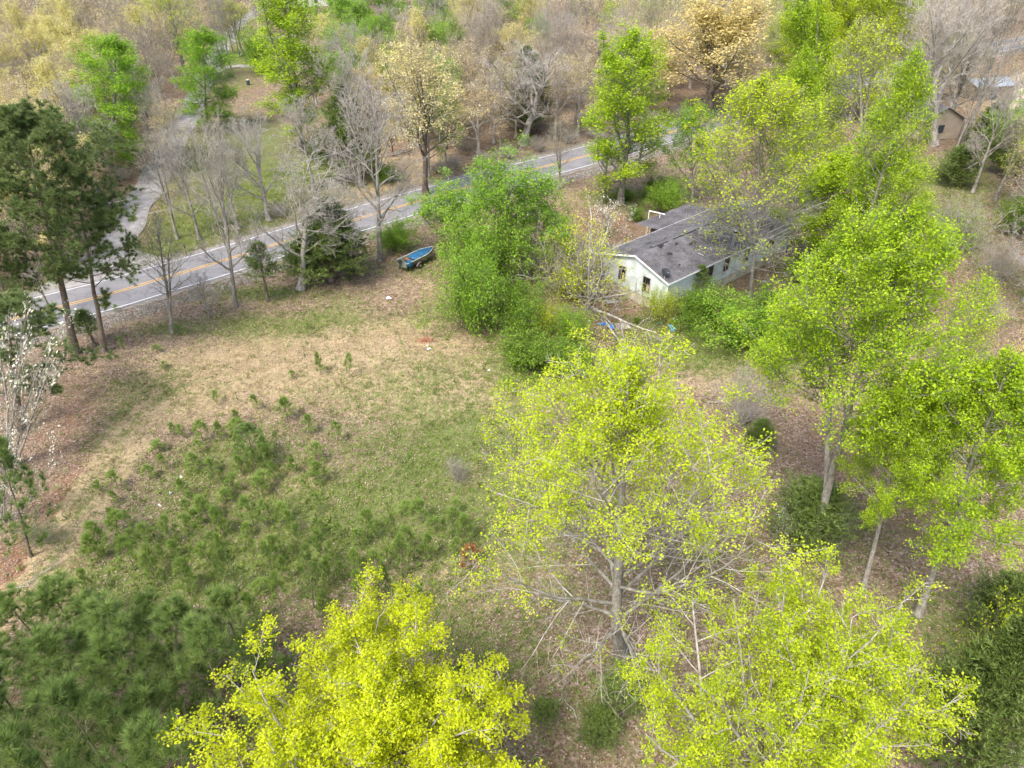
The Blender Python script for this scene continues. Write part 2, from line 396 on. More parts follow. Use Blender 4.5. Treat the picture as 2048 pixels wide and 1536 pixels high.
def pine(key, seed, H, Rr, base=.35, n1=34, n2=7, n3=4, tuft=22, nlen=.2, nwid=.012, leaf=LF_PINE, bark=BK_BROWN, conic=0.0, per=3, up=.35, r0=None):
    rng = np.random.default_rng(seed); r0 = r0 or H * .013
    P0, r_0 = trunk_path(rng, H, rng.normal(0, .02), .02, 12, r0, .08)
    def L1(t, pl):
        k = np.clip((t - base) / (1 - base), 0, 1)
        full = np.sqrt(np.clip(1 - k ** 2, .02, 1)) * (.55 + .45 * np.clip(k * 4, 0, 1)); cone = 1.02 - k * .93
        return Rr * (full * (1 - conic) + cone * conic)
    P1, r1 = grow(rng, P0, r_0, n1, base, .99, L1, lambda t: 86 - 50 * np.clip((t - base) / (1 - base), 0, 1), up, .09, 6, .32, .012, .3, .55)
    P2, r2 = grow(rng, P1, r1, n2, .3, 1.0, lambda t, pl: pl * .38 * (1.2 - .6 * t), lambda t: 50 - 15 * t, .25, .12, 4, .5, .008, .4)
    tp = [P2, P1[:, -3:]]; w = [(P0, r_0, 9), (P1, r1, 5), (P2, r2, 3)]
    if n3:
        P3, r3 = grow(rng, P2, r2, n3, .35, 1.0, lambda t, pl: pl * .5, lambda t: 45 + 0 * t, .25, .12, 3, .6, .006, .5)
        w.append((P3, r3, 3)); tp[0] = P3
        tp.append(P2[:, -2:])
    V, Q, W, o = [], [], [], 0
    for P_ in tp:
        pos, tan, idx = along(rng, P_, per, .35, 1.02, .01)
        n = len(pos); pos = np.repeat(pos, tuft, 0); tn = np.repeat(tan, tuft, 0); cv = np.repeat(rng.random(n), tuft)
        d = norm(tn * .75 + norm(rng.normal(0, 1, pos.shape)) * .8 + np.array([0, 0, .25]))
        v, q = blades(rng, pos, d, nlen, nwid); V.append(v); Q.append(q + o); o += len(v)
        W.append(np.clip(.5 + (cv - .5) * .8 + (rng.random(len(q)) - .5) * .4 + .0, 0, 1))
    lv = (np.concatenate(V), np.concatenate(Q), np.concatenate(W))
    return finish(key, H, Rr, w, None, lv, bark, None, leaf)

def cedar(key, seed, H, Rr, n1=150, n2=9, per=5, sz=.16, base=.06, leaf=LF_CEDAR, conic=.8):
    rng = np.random.default_rng(seed)
    P0, r_0 = trunk_path(rng, H, 0, .015, 10, H * .014 + .02, .1)
    def L1(t, pl):
        k = np.clip((t - base) / (1 - base), 0, 1); return Rr * (np.sqrt(np.clip(1 - k ** 2, .01, 1)) * (1 - conic) + (1.03 - k) * conic)
    P1, r1 = grow(rng, P0, r_0, n1, base, .99, L1, lambda t: 74 - 35 * t, .5, .10, 5, .25, .012, .3, .5)
    P2, r2 = grow(rng, P1, r1, n2, .2, 1.0, lambda t, pl: pl * .32 + .06, lambda t: 45 + 0 * t, .25, .16, 3, .5, .006, .4)
    pos, tan, idx = along(rng, P2, per * 4, .1, 1.1, sz * .25)
    d = norm(tan * .8 + norm(rng.normal(0, 1, pos.shape)) * .7 + np.array([0, 0, .25]))
    v, q = blades(rng, pos, d, sz, sz * .28)
    cv = rng.random(len(P1))[(np.arange(len(P2)) // n2)[idx] % len(P1)]
    val = np.clip(.5 + (cv - .5) * .6 + (rng.random(len(q)) - .5) * .5, 0, 1)
    return finish(key, H, Rr, [(P0, r_0, 7), (P1, r1, 4), (P2, r2, 3)], None, (v, q, val), BK_BROWN, None, leaf)

def shrub(key, seed, H, Rr, leaf, ns=16, n2=7, n3=5, nl=5, lsize=.09, bark=BK_BROWN, clumpy=.1, spread=34, leafy=1.0, r_s=.03, rtw=.006):
    rng = np.random.default_rng(seed)
    a = rng.random(ns) * 6.283; tl = np.radians(np.abs(rng.normal(0, spread, ns))).clip(0, 1.35)
    K = 7; P = np.zeros((ns, K, 3)); rb = rng.random(ns) * Rr * .35
    P[:, 0] = np.stack([np.cos(a) * rb, np.sin(a) * rb, 0 * a], 1)
    d = np.stack([np.cos(a) * np.sin(tl), np.sin(a) * np.sin(tl), np.cos(tl)], 1)
    L = np.minimum(H * (.7 + .4 * rng.random(ns)) / np.maximum(np.cos(tl), .2), np.hypot(Rr, H) * .95)
    for k in range(1, K):
        d = norm(d + rng.normal(0, .12, d.shape) + np.array([0, 0, -.02])); P[:, k] = P[:, k - 1] + d * (L / (K - 1))[:, None]
        P[:, k, 2] = np.maximum(P[:, k, 2], .12)
    r = r_s * (.7 + .6 * rng.random(ns))[:, None] * np.linspace(1, .3, K)[None]
    P2, r2 = grow(rng, P, r, n2, .12, 1.0, lambda t, pl: pl * .36 * (1.2 - .5 * t), lambda t: 48 + 0 * t, .12, .16, 4, .55, .008, .4)
    P3, r3 = grow(rng, P2, r2, n3, .2, 1.0, lambda t, pl: pl * .5, lambda t: 48 + 0 * t, .1, .18, 3, .6, rtw, .5)
    lv = None
    if nl:
        tips = P3 if leafy >= 1 else P3[rng.random(len(P3)) < leafy]
        pos, tan, idx = along(rng, tips, nl, .2, 1.1, clumpy); pos[:, 2] = np.maximum(pos[:, 2], .04)
        lv = leaves(rng, pos, lsize, .5, rng.random(len(tips))[idx])
    return finish(key, H, Rr, [(P, r, 5)], [(P2, r2, 3), (P3, r3, 3)], lv, bark, BK_TWIG if bark is BK_TWIG else bark, leaf)

def place(key, name, x, y, h, rad, label, cat='tree', group=None, rz=None, lean=None):
    pr = PROTO[key]
    root = empty(name, (x, y, 0), RND.random() * 6.283 if rz is None else rz, label, cat, group)
    sx = rad / pr.R; sz = h / pr.H
    root.scale = (sx, sx, sz)
    if lean: root.rotation_euler = (lean[0], lean[1], root.rotation_euler[2])
    for n, me in pr.parts: obj(n, me, root)
    return root
RND = random.Random(7)
TREES = []
def tree(key, name, bx, by, ty, wpx, label, cat='tree', group=None, rz=None, lean=None, hmin=.3):
    P = at(bx, by); h = max(height_for(P[1], ty), hmin)
    rad = wpx / 2 / FPX * depth_of(P[1], h * .55)
    TREES.append((P[0], P[1], h, rad))
    return place(key, name, P[0], P[1], h, rad, label, cat, group, rz, lean)


def tree_fit(key, name, bx, by, x0, x1, ty, label, cat='tree', group=None, rz=0.0, ml=.32):
    """stand a tree on its foot and give it the height, breadth and slant that the photograph shows"""
    P = at(bx, by); pr = PROTO[key]; h = max(height_for(P[1], ty), 1.0)
    rad = (x1 - x0) / 2 / FPX * depth_of(P[1], h * .55); lean = 0.0
    for _ in range(14):
        M_ = np.array((Matrix.Rotation(lean, 3, 'Y') @ Matrix.Rotation(rz, 3, 'Z')))
        q = (pr.pts * [rad / pr.R, rad / pr.R, h / pr.H]) @ M_.T + P
        px, py = pix(q[:, 0], q[:, 1], q[:, 2]); a, b = np.percentile(px, [1.5, 98.5]); c = np.percentile(py, 1.0)
        rad *= ((x1 - x0) / (b - a)) ** .7; dep = depth_of(P[1], h * .6)
        lean = float(np.clip(lean + ((x0 + x1) / 2 - (a + b) / 2) / FPX * dep / (h * .6) * .7, -ml, ml))
        h *= 1 + .6 * (height_for(P[1], ty) - height_for(P[1], c)) / h
    root = place(key, name, P[0], P[1], h, rad, label, cat, group, 0.0)
    root.rotation_euler = (Matrix.Rotation(lean, 3, 'Y') @ Matrix.Rotation(rz, 3, 'Z')).to_euler()
    TREES.append((P[0], P[1], h, rad)); return root
# ------------------------------------------------------------------ where road, drives and kinds of ground lie
ROAD_PX = [(-420, 742), (-160, 683), (0, 645), (140, 608), (230, 588), (300, 563), (400, 537), (480, 511), (560, 487), (720, 436), (850, 399), (1000, 356), (1120, 326), (1230, 297), (1330, 268), (1440, 238), (1620, 185), (1800, 135), (1940, 105), (2100, 72), (2400, 20)]
def path_world(px): return np.array([at(*p)[:2] for p in px])
def smooth_path(P, n=8):
    P = np.asarray(P); out = []
    Q = np.vstack([2 * P[0] - P[1], P, 2 * P[-1] - P[-2]])
    for i in range(1, len(Q) - 2):
        a, b, c, d = Q[i - 1], Q[i], Q[i + 1], Q[i + 2]
        for k in range(n):
            t = k / n
            out.append(.5 * ((2 * b) + (-a + c) * t + (2 * a - 5 * b + 4 * c - d) * t * t + (-a + 3 * b - 3 * c + d) * t ** 3))
    out.append(Q[-2]); return np.array(out)
def relax(P, k):
    for _ in range(k): P[1:-1] = P[1:-1] * .5 + (P[:-2] + P[2:]) * .25
    return P
ROAD = relax(smooth_path(path_world(ROAD_PX), 8), 60)
DRIVE = relax(smooth_path(path_world([(150, 595), (190, 545), (230, 500), (262, 430), (300, 372), (335, 310), (355, 265), (385, 215), (402, 170), (425, 120), (447, 88), (475, 52), (505, 30), (520, 12)]), 6), 6)
DRIVE2 = relax(smooth_path(path_world([(392, 192), (418, 152), (445, 136), (480, 132), (520, 133), (600, 124), (680, 120)]), 6), 4)
DRIVE3 = relax(smooth_path(path_world([(432, 92), (470, 82), (520, 78), (590, 70)]), 6), 4)
DRIVE4 = relax(smooth_path(path_world([(815, 105), (822, 75), (828, 50), (832, 34)]), 6), 4)
DRIVE5 = relax(smooth_path(path_world([(790, 35), (812, 38), (850, 40)]), 6), 2)
def dist_to(P, x, y):
    x = np.asarray(x)[..., None]; y = np.asarray(y)[..., None]
    return np.sqrt(((P[:, 0] - x) ** 2 + (P[:, 1] - y) ** 2).min(-1))
def inpoly(px, py, poly):
    r = np.zeros(np.shape(px), bool); n = len(poly)
    for i in range(n):
        x1, y1 = poly[i]; x2, y2 = poly[(i + 1) % n]
        c = ((y1 > py) != (y2 > py)); r ^= c & (px < (x2 - x1) * (py - y1) / ((y2 - y1) or 1e-9) + x1)
    return r
def poly_w(px): return [tuple(at(*p)[:2]) for p in px]
# blobs of ground: pixel centre, half sizes, weight -> ellipses on the ground
def blob(px, py, rx, ry, wgt):
    c = at(px, py); ex = at(px + rx, py)[0] - c[0]; ey = (at(px, py - ry)[1] - at(px, py + ry)[1]) / 2
    return c[0], c[1], ex, ey, wgt
GREEN = [blob(*b) for b in [(930, 880, 210, 95, .78), (720, 1010, 240, 100, .75), (480, 1120, 280, 90, .66), (880, 1060, 160, 90, .5), (1120, 1000, 160, 160, .42), (370, 930, 130, 70, .5), (520, 900, 110, 60, .5), (420, 1010, 200, 70, .35), (700, 780, 200, 60, .35), (520, 655, 130, 30, .5), (790, 640, 100, 26, .4), (350, 770, 80, 40, .42), (860, 740, 100, 40, .4), (640, 640, 90, 26, .6), (470, 650, 110, 20, .35),
    (225, 850, 40, 60, .45), (150, 1010, 25, 60, .3), (260, 780, 90, 50, .35), (1080, 720, 120, 60, .95), (1420, 700, 140, 42, .85), (1280, 640, 60, 20, .4), (420, 430, 110, 60, .95), (560, 370, 140, 90, .8), (470, 300, 90, 60, .85), (640, 320, 70, 70, .6), (330, 500, 50, 30, .8), (500, 110, 70, 35, .95), (480, 170, 50, 30, .5),
    (830, 38, 60, 8, .9), (1250, 395, 90, 20, .75), (1350, 360, 60, 20, .6), (530, 585, 120, 16, .7), (330, 660, 60, 16, .5), (900, 620, 60, 30, .6), (1000, 1300, 160, 160, .45), (860, 1250, 120, 100, .4), (1200, 1450, 140, 100, .35), (1500, 1130, 200, 110, .3), (1700, 1060, 160, 60, .35), (1500, 920, 90, 40, .35),
    (1950, 500, 90, 160, .35), (1880, 350, 100, 50, .7), (1480, 660, 170, 60, .8), (100, 560, 120, 40, .4), (420, 270, 120, 60, .5), (1950, 1300, 160, 150, .6), (700, 600, 40, 20, .3), (300, 1180, 260, 100, .6), (250, 1400, 300, 160, .5), (960, 480, 90, 60, .7), (830, 540, 50, 16, .5)]]
TAN = [blob(*b) for b in [(700, 700, 320, 75, 1.0), (500, 720, 200, 60, .8), (1000, 790, 200, 60, .95), (420, 800, 150, 50, .75), (215, 960, 40, 110, .8), (120, 1120, 30, 70, .55), (300, 830, 60, 60, .8), (590, 960, 110, 50, .85), (860, 760, 220, 60, .8), (1200, 790, 200, 40, .7), (1500, 720, 150, 30, .6), (860, 570, 130, 50, .4),
    (450, 600, 160, 12, .8), (250, 640, 60, 14, .7), (1150, 395, 140, 22, .5), (880, 1180, 120, 60, .6), (1050, 1120, 60, 60, .5), (560, 430, 180, 60, .5), (660, 400, 90, 60, .6), (830, 340, 120, 40, .7), (1150, 290, 120, 20, .7), (2000, 200, 50, 50, .8), (1900, 200, 60, 30, .7), (1450, 760, 90, 30, .6), (1650, 780, 120, 60, .5)]]
DIRT = [blob(*b) for b in [(150, 980, 60, 130, .55), (80, 1170, 110, 60, .85), (60, 1080, 60, 60, .5), (150, 820, 90, 110, .45), (1200, 440, 160, 36, .5), (1650, 820, 90, 90, .3), (1780, 960, 200, 110, .5), (480, 175, 50, 26, .5), (270, 350, 40, 60, .5), (1930, 210, 60, 30, .6), (1240, 620, 60, 30, .55), (1930, 620, 90, 120, .4), (1740, 1070, 140, 60, .3)]]
def field(bl, x, y):
    o = np.zeros(np.shape(x))
    for cx, cy_, rx, ry, wg in bl:
        d = ((x - cx) / rx) ** 2 + ((y - cy_) / ry) ** 2
        o = 1 - (1 - o) * (1 - wg * np.exp(-d * .9))
    return o
TRACK = relax(smooth_path(path_world([(-40, 1265), (40, 1190), (100, 1120), (150, 1040), (195, 960), (240, 880), (300, 810), (400, 755), (540, 720), (700, 690), (850, 640)]), 6), 8)
def zones(x, y):
    g, t, d = field(GREEN, x, y), field(TAN, x, y), field(DIRT, x, y)
    td = dist_to(TRACK, x, y); rut = np.exp(-((td - .95) / .42) ** 2); near = np.clip((62 - y) / 25, .25, 1)
    t = np.clip(t + .75 * np.exp(-((td - .8) / .8) ** 2) * near, 0, 1); g = np.clip(g * (1 - .9 * rut * near) + .22 * np.exp(-(td / .35) ** 2) * near, 0, 1)
    d = np.clip(d + .5 * rut * np.clip((44 - y) / 12, 0, 1), 0, 1)
    rd = dist_to(ROAD, x, y)
    sh = np.clip(1 - np.abs(rd - 5.2) / 1.8, 0, 1)
    return g, t * (1 - .0 * sh), d, sh
# ------------------------------------------------------------------ ground
def ground():
    def axis(a, b, st, lo, hi):
        c = list(np.arange(a, b + 1e-6, st)); s = st
        while c[-1] < hi: s *= 1.25; c.append(c[-1] + s)
        s = st; f = []
        cur = a
        while cur > lo: s *= 1.25; cur -= s; f.append(cur)
        return np.array(f[::-1] + c)
    X = axis(-95, 115, .5, -1500, 1500); Y = axis(4, 180, .5, -600, 2500)
    gx, gy = np.meshgrid(X, Y); x, y = gx.ravel(), gy.ravel()
    r = np.random.default_rng(1); z = -.05 * (1 + np.sin(x * .9 + 2 * np.sin(y * .4)) * np.sin(y * .8 + x * .3)) - .03 * r.random(len(x))
    g = np.zeros(len(x)); t = g.copy(); d = g.copy(); sh = g.copy()
    k = (np.abs(x) < 200) & (y > 0) & (y < 320)
    for s in range(0, k.sum(), 20000):
        i = np.where(k)[0][s:s + 20000]; g[i], t[i], d[i], sh[i] = zones(x[i], y[i])
    rd = np.full(len(x), 99.); i = np.where(k)[0]; 
    for s in range(0, len(i), 20000): rd[i[s:s + 20000]] = dist_to(ROAD, x[i[s:s + 20000]], y[i[s:s + 20000]])
    side = np.clip(1 - np.abs(rd - 6.1) / .9, 0, 1); z -= .28 * side       # shallow ditch beside the road
    z[rd < 4.6] = -.03
    nx, ny = len(X), len(Y); ii = (np.arange(ny - 1)[:, None] * nx + np.arange(nx - 1)[None]).ravel()
    q = np.stack([ii, ii + 1, ii + 1 + nx, ii + nx], 1)
    me = mesh_from('ground', np.stack([x, y, z], 1), q, np.full(len(q), 4), None, smooth=True)
    a = me.attributes.new('zone', 'FLOAT_COLOR', 'POINT'); a.data.foreach_set('color', np.stack([g, t, d, sh], 1).astype(np.float32).ravel())
    m, nt, p = base_mat('ground'); L = nt.links
    tc = _n(nt, 'ShaderNodeTexCoord'); v = tc.outputs['Object']
    za = _n(nt, 'ShaderNodeAttribute', attribute_name='zone'); sp = _n(nt, 'ShaderNodeSeparateColor'); L.new(za.outputs['Color'], sp.inputs[0])
    nb, nm, nf, nx2, nw = noise(nt, .22, 5, .6, v), noise(nt, 1.3, 5, .65, v), noise(nt, 6.5, 4, .7, v), noise(nt, 19, 2, .8, v), noise(nt, .07, 3, .5, v)
    mp = _n(nt, 'ShaderNodeMapping'); mp.inputs['Location'].default_value = (31, 17, 0); L.new(v, mp.inputs[0]); nm2 = noise(nt, 2.2, 5, .7, mp.outputs[0]); nf2 = noise(nt, 9, 4, .75, mp.outputs[0])
    vo = _n(nt, 'ShaderNodeTexVoronoi'); vo.inputs['Scale'].default_value = 8.5; L.new(v, vo.inputs['Vector'])
    vs = _n(nt, 'ShaderNodeSeparateColor'); L.new(vo.outputs['Color'], vs.inputs[0])
    litter = ramp(nt, vs.outputs[0], [(.0, (.12, .078, .052)), (.35, (.195, .135, .098)), (.65, (.27, .195, .145)), (.9, (.37, .285, .22)), (1., (.46, .38, .31))])
    litter = mixc(nt, ramp(nt, nm, [(.4, (0, 0, 0)), (.65, (.5, .5, .5))]), litter, (.17, .15, .09))
    tan = ramp(nt, mth(nt, 'ADD', mth(nt, 'MULTIPLY', nf, .6), mth(nt, 'MULTIPLY', nx2, .4)), [(.36, (.235, .18, .105)), (.5, (.375, .295, .18)), (.64, (.52, .42, .275))])
    grn = ramp(nt, mth(nt, 'ADD', mth(nt, 'MULTIPLY', nf2, .6), mth(nt, 'MULTIPLY', nx2, .4)), [(.36, (.08, .10, .03)), (.5, (.135, .175, .05)), (.64, (.23, .26, .095))])
    dirt = ramp(nt, nf, [(.3, (.17, .088, .055)), (.7, (.30, .17, .115))])
    def mask(z_, ns, k=2.6):
        k *= 1.35
        s = mth(nt, 'ADD', mth(nt, 'SUBTRACT', z_, .5), mth(nt, 'MULTIPLY', mth(nt, 'SUBTRACT', ns, .5), k))
        return mth(nt, 'ADD', mth(nt, 'MULTIPLY', s, 2.2), .5, clamp=True)
    nmix = mth(nt, 'ADD', mth(nt, 'MULTIPLY', nm, .5), mth(nt, 'ADD', mth(nt, 'MULTIPLY', nf, .3), mth(nt, 'MULTIPLY', nb, .2)))
    nmix2 = mth(nt, 'ADD', mth(nt, 'MULTIPLY', nm2, .5), mth(nt, 'ADD', mth(nt, 'MULTIPLY', nf2, .3), mth(nt, 'MULTIPLY', nb, .2)))
    c = mixc(nt, mask(sp.outputs[2], nmix2, 2.4), litter, dirt)
    c = mixc(nt, mask(sp.outputs[1], nmix, 2.6), c, tan)
    c = mixc(nt, mask(sp.outputs[0], nmix2, 2.9), c, grn)
    gravel = ramp(nt, vs.outputs[1], [(0, (.11, .095, .08)), (.6, (.22, .20, .175)), (1, (.36, .34, .31))])
    c = mixc(nt, mask(za.outputs['Alpha'], nm, 1.2), c, gravel)
    c = mixc(nt, mth(nt, 'MULTIPLY', ramp(nt, nw, [(.35, (0, 0, 0)), (.65, (1, 1, 1))]), .25), c, mixc(nt, .8, c, (.5, .42, .33), 'MULTIPLY'))
    c = mixc(nt, 1.0, c, ramp(nt, mth(nt, 'ADD', mth(nt, 'MULTIPLY', noise(nt, .8, 6, .75, v), .6), mth(nt, 'MULTIPLY', noise(nt, 4.2, 4, .7, mp.outputs[0]), .4)), [(.38, (.72, .71, .69)), (.5, (1.0, 1.0, 1.0)), (.62, (1.22, 1.2, 1.17))]), 'MULTIPLY')
    L.new(c, p.inputs['Base Color']); p.inputs['Roughness'].default_value = .95; p.inputs['Specular IOR Level'].default_value = .1
    bp = _n(nt, 'ShaderNodeBump'); bp.inputs['Strength'].default_value = .9; bp.inputs['Distance'].default_value = .08
    L.new(mth(nt, 'ADD', nf, mth(nt, 'MULTIPLY', vs.outputs[0], .5)), bp.inputs['Height']); L.new(bp.outputs[0], p.inputs['Normal'])
    me.materials.append(m); tag(obj('ground', me), kind='structure')
ground()
# ------------------------------------------------------------------ road, lines, drives
def strip(P, w0, w1, z, name, mat, wob=0.0, seed=0):
    """ribbon between offsets w0..w1 from a centre line"""
    T = norm(np.gradient(P, axis=0)); N = np.stack([T[:, 1], -T[:, 0]], 1); n = len(P); r = np.random.default_rng(seed)
    a = P + N * (w0 + wob * r.normal(0, 1, (n, 1))); b = P + N * (w1 + wob * r.normal(0, 1, (n, 1))); m_ = 6 if wob else 1
    rows = [a + (b - a) * k / m_ for k in range(m_ + 1)]
    v = np.concatenate([np.column_stack([q, np.full(n, z)]) for q in rows]); i = np.arange(n - 1)
    q = np.concatenate([np.stack([i + k * n, i + (k + 1) * n, i + (k + 1) * n + 1, i + k * n + 1], 1) for k in range(m_)])
    me = mesh_from(name, v, q[:, ::-1], np.full(len(q), 4), mat); return obj(name, me)
def asphalt():
    m, nt, p = base_mat('asphalt'); L = nt.links; tc = _n(nt, 'ShaderNodeTexCoord'); v = tc.outputs['Object']
    a = ramp(nt, noise(nt, .35, 5, .65, v), [(.3, (.165, .165, .175)), (.7, (.245, .24, .25))])
    c = mixc(nt, .55, a, ramp(nt, noise(nt, 24, 2, .8, v), [(.35, (.55, .55, .55)), (.65, (1.25, 1.25, 1.25))]), 'MULTIPLY')
    mp = _n(nt, 'ShaderNodeMapping'); mp.inputs['Rotation'].default_value = (0, 0, R(-39)); mp.inputs['Scale'].default_value = (.06, 1.3, 1); L.new(v, mp.inputs[0])
    c = mixc(nt, mth(nt, 'MULTIPLY', ramp(nt, noise(nt, 1.1, 3, .5, mp.outputs[0]), [(.5, (0, 0, 0)), (.62, (1, 1, 1))]), .25), c, (.13, .13, .135))
    vc = _n(nt, 'ShaderNodeTexVoronoi', feature='DISTANCE_TO_EDGE'); vc.inputs['Scale'].default_value = .42
    mv = _n(nt, 'ShaderNodeVectorMath', operation='ADD'); nv = _n(nt, 'ShaderNodeTexNoise'); nv.inputs['Scale'].default_value = .9; nv.inputs['Detail'].default_value = 4
    L.new(v, nv.inputs['Vector']); L.new(v, mv.inputs[0]); L.new(nv.outputs['Color'], mv.inputs[1]); L.new(mv.outputs[0], vc.inputs['Vector'])
    c = mixc(nt, mth(nt, 'MULTIPLY', ramp(nt, vc.outputs['Distance'], [(.0, (1, 1, 1)), (.022, (0, 0, 0))]), .55), c, (.07, .07, .075))
    L.new(c, p.inputs['Base Color']); p.inputs['Roughness'].default_value = .85; return m
def paint(name, col):
    m, nt, p = base_mat(name); L = nt.links; tc = _n(nt, 'ShaderNodeTexCoord')
    f = noise(nt, 9, 4, .75, tc.outputs['Object']); L.new(ramp(nt, f, [(.33, tuple(c * .55 for c in col)), (.5, col)]), p.inputs['Base Color']); p.inputs['Roughness'].default_value = .7; return m
GRAV = M('gravel_lane', (.30, .275, .25), .95, .3, 1.2, bump=.5)
tag(strip(ROAD, -4.35, 4.35, .008, 'road_shoulder', M('shoulder_gravel', (.22, .20, .175), .95, .35, 2.5, bump=.6), .18, 3), kind='structure')
tag(strip(ROAD, -3.72, 3.72, .04, 'road', asphalt()), kind='structure')
WP = paint('white_paint', (.74, .74, .74)); YP = paint('yellow_paint', (.72, .40, .05))
for o, n_, m_ in ((-3.42, 'road_edge_line', WP), (3.30, 'road_edge_line', WP), (-.24, 'road_centre_line', YP), (.13, 'road_centre_line', YP)):
    tag(strip(ROAD, o, o + .11, .046, n_, m_), kind='structure')
LANEM = M('lane_asphalt', (.25, .24, .235), .9, .4, .9, bump=.5)
for i, (P_, w_) in enumerate(((DRIVE, 2.05), (DRIVE2, 1.3), (DRIVE3, 1.3), (DRIVE4, 1.6), (DRIVE5, 1.6))):
    tag(strip(P_, -w_, w_, .016 + .005 * i, 'gravel_drive', LANEM if i == 0 else GRAV, .2, i), kind='structure')
def ground_patch(name, px, z, mat, n=40, seed=0):
    P = np.array(poly_w(px)); P = smooth_path(np.vstack([P, P[:1]]), 6)[:-1]
    P = P + np.random.default_rng(seed).normal(0, .12, P.shape)
    v = np.vstack([[*P.mean(0), z], np.column_stack([P, np.full(len(P), z)])]); k = len(P)
    q = np.stack([np.zeros(k, int), np.arange(k) + 1, (np.arange(k) + 1) % k + 1], 1)
    return tag(obj(name, mesh_from(name, v, q, np.full(k, 3), mat)), kind='structure')
ground_patch('drive_apron', [(40, 600), (110, 556), (165, 510), (205, 478), (250, 486), (290, 505), (345, 528), (262, 552), (190, 570), (100, 595)], .012, LANEM)
ground_patch('yard', [(1975, 175), (2100, 130), (2150, 200), (2060, 260), (2000, 225), (1990, 200)], .02, M('pale_dirt', (.44, .36, .28), .95, .25, .8))
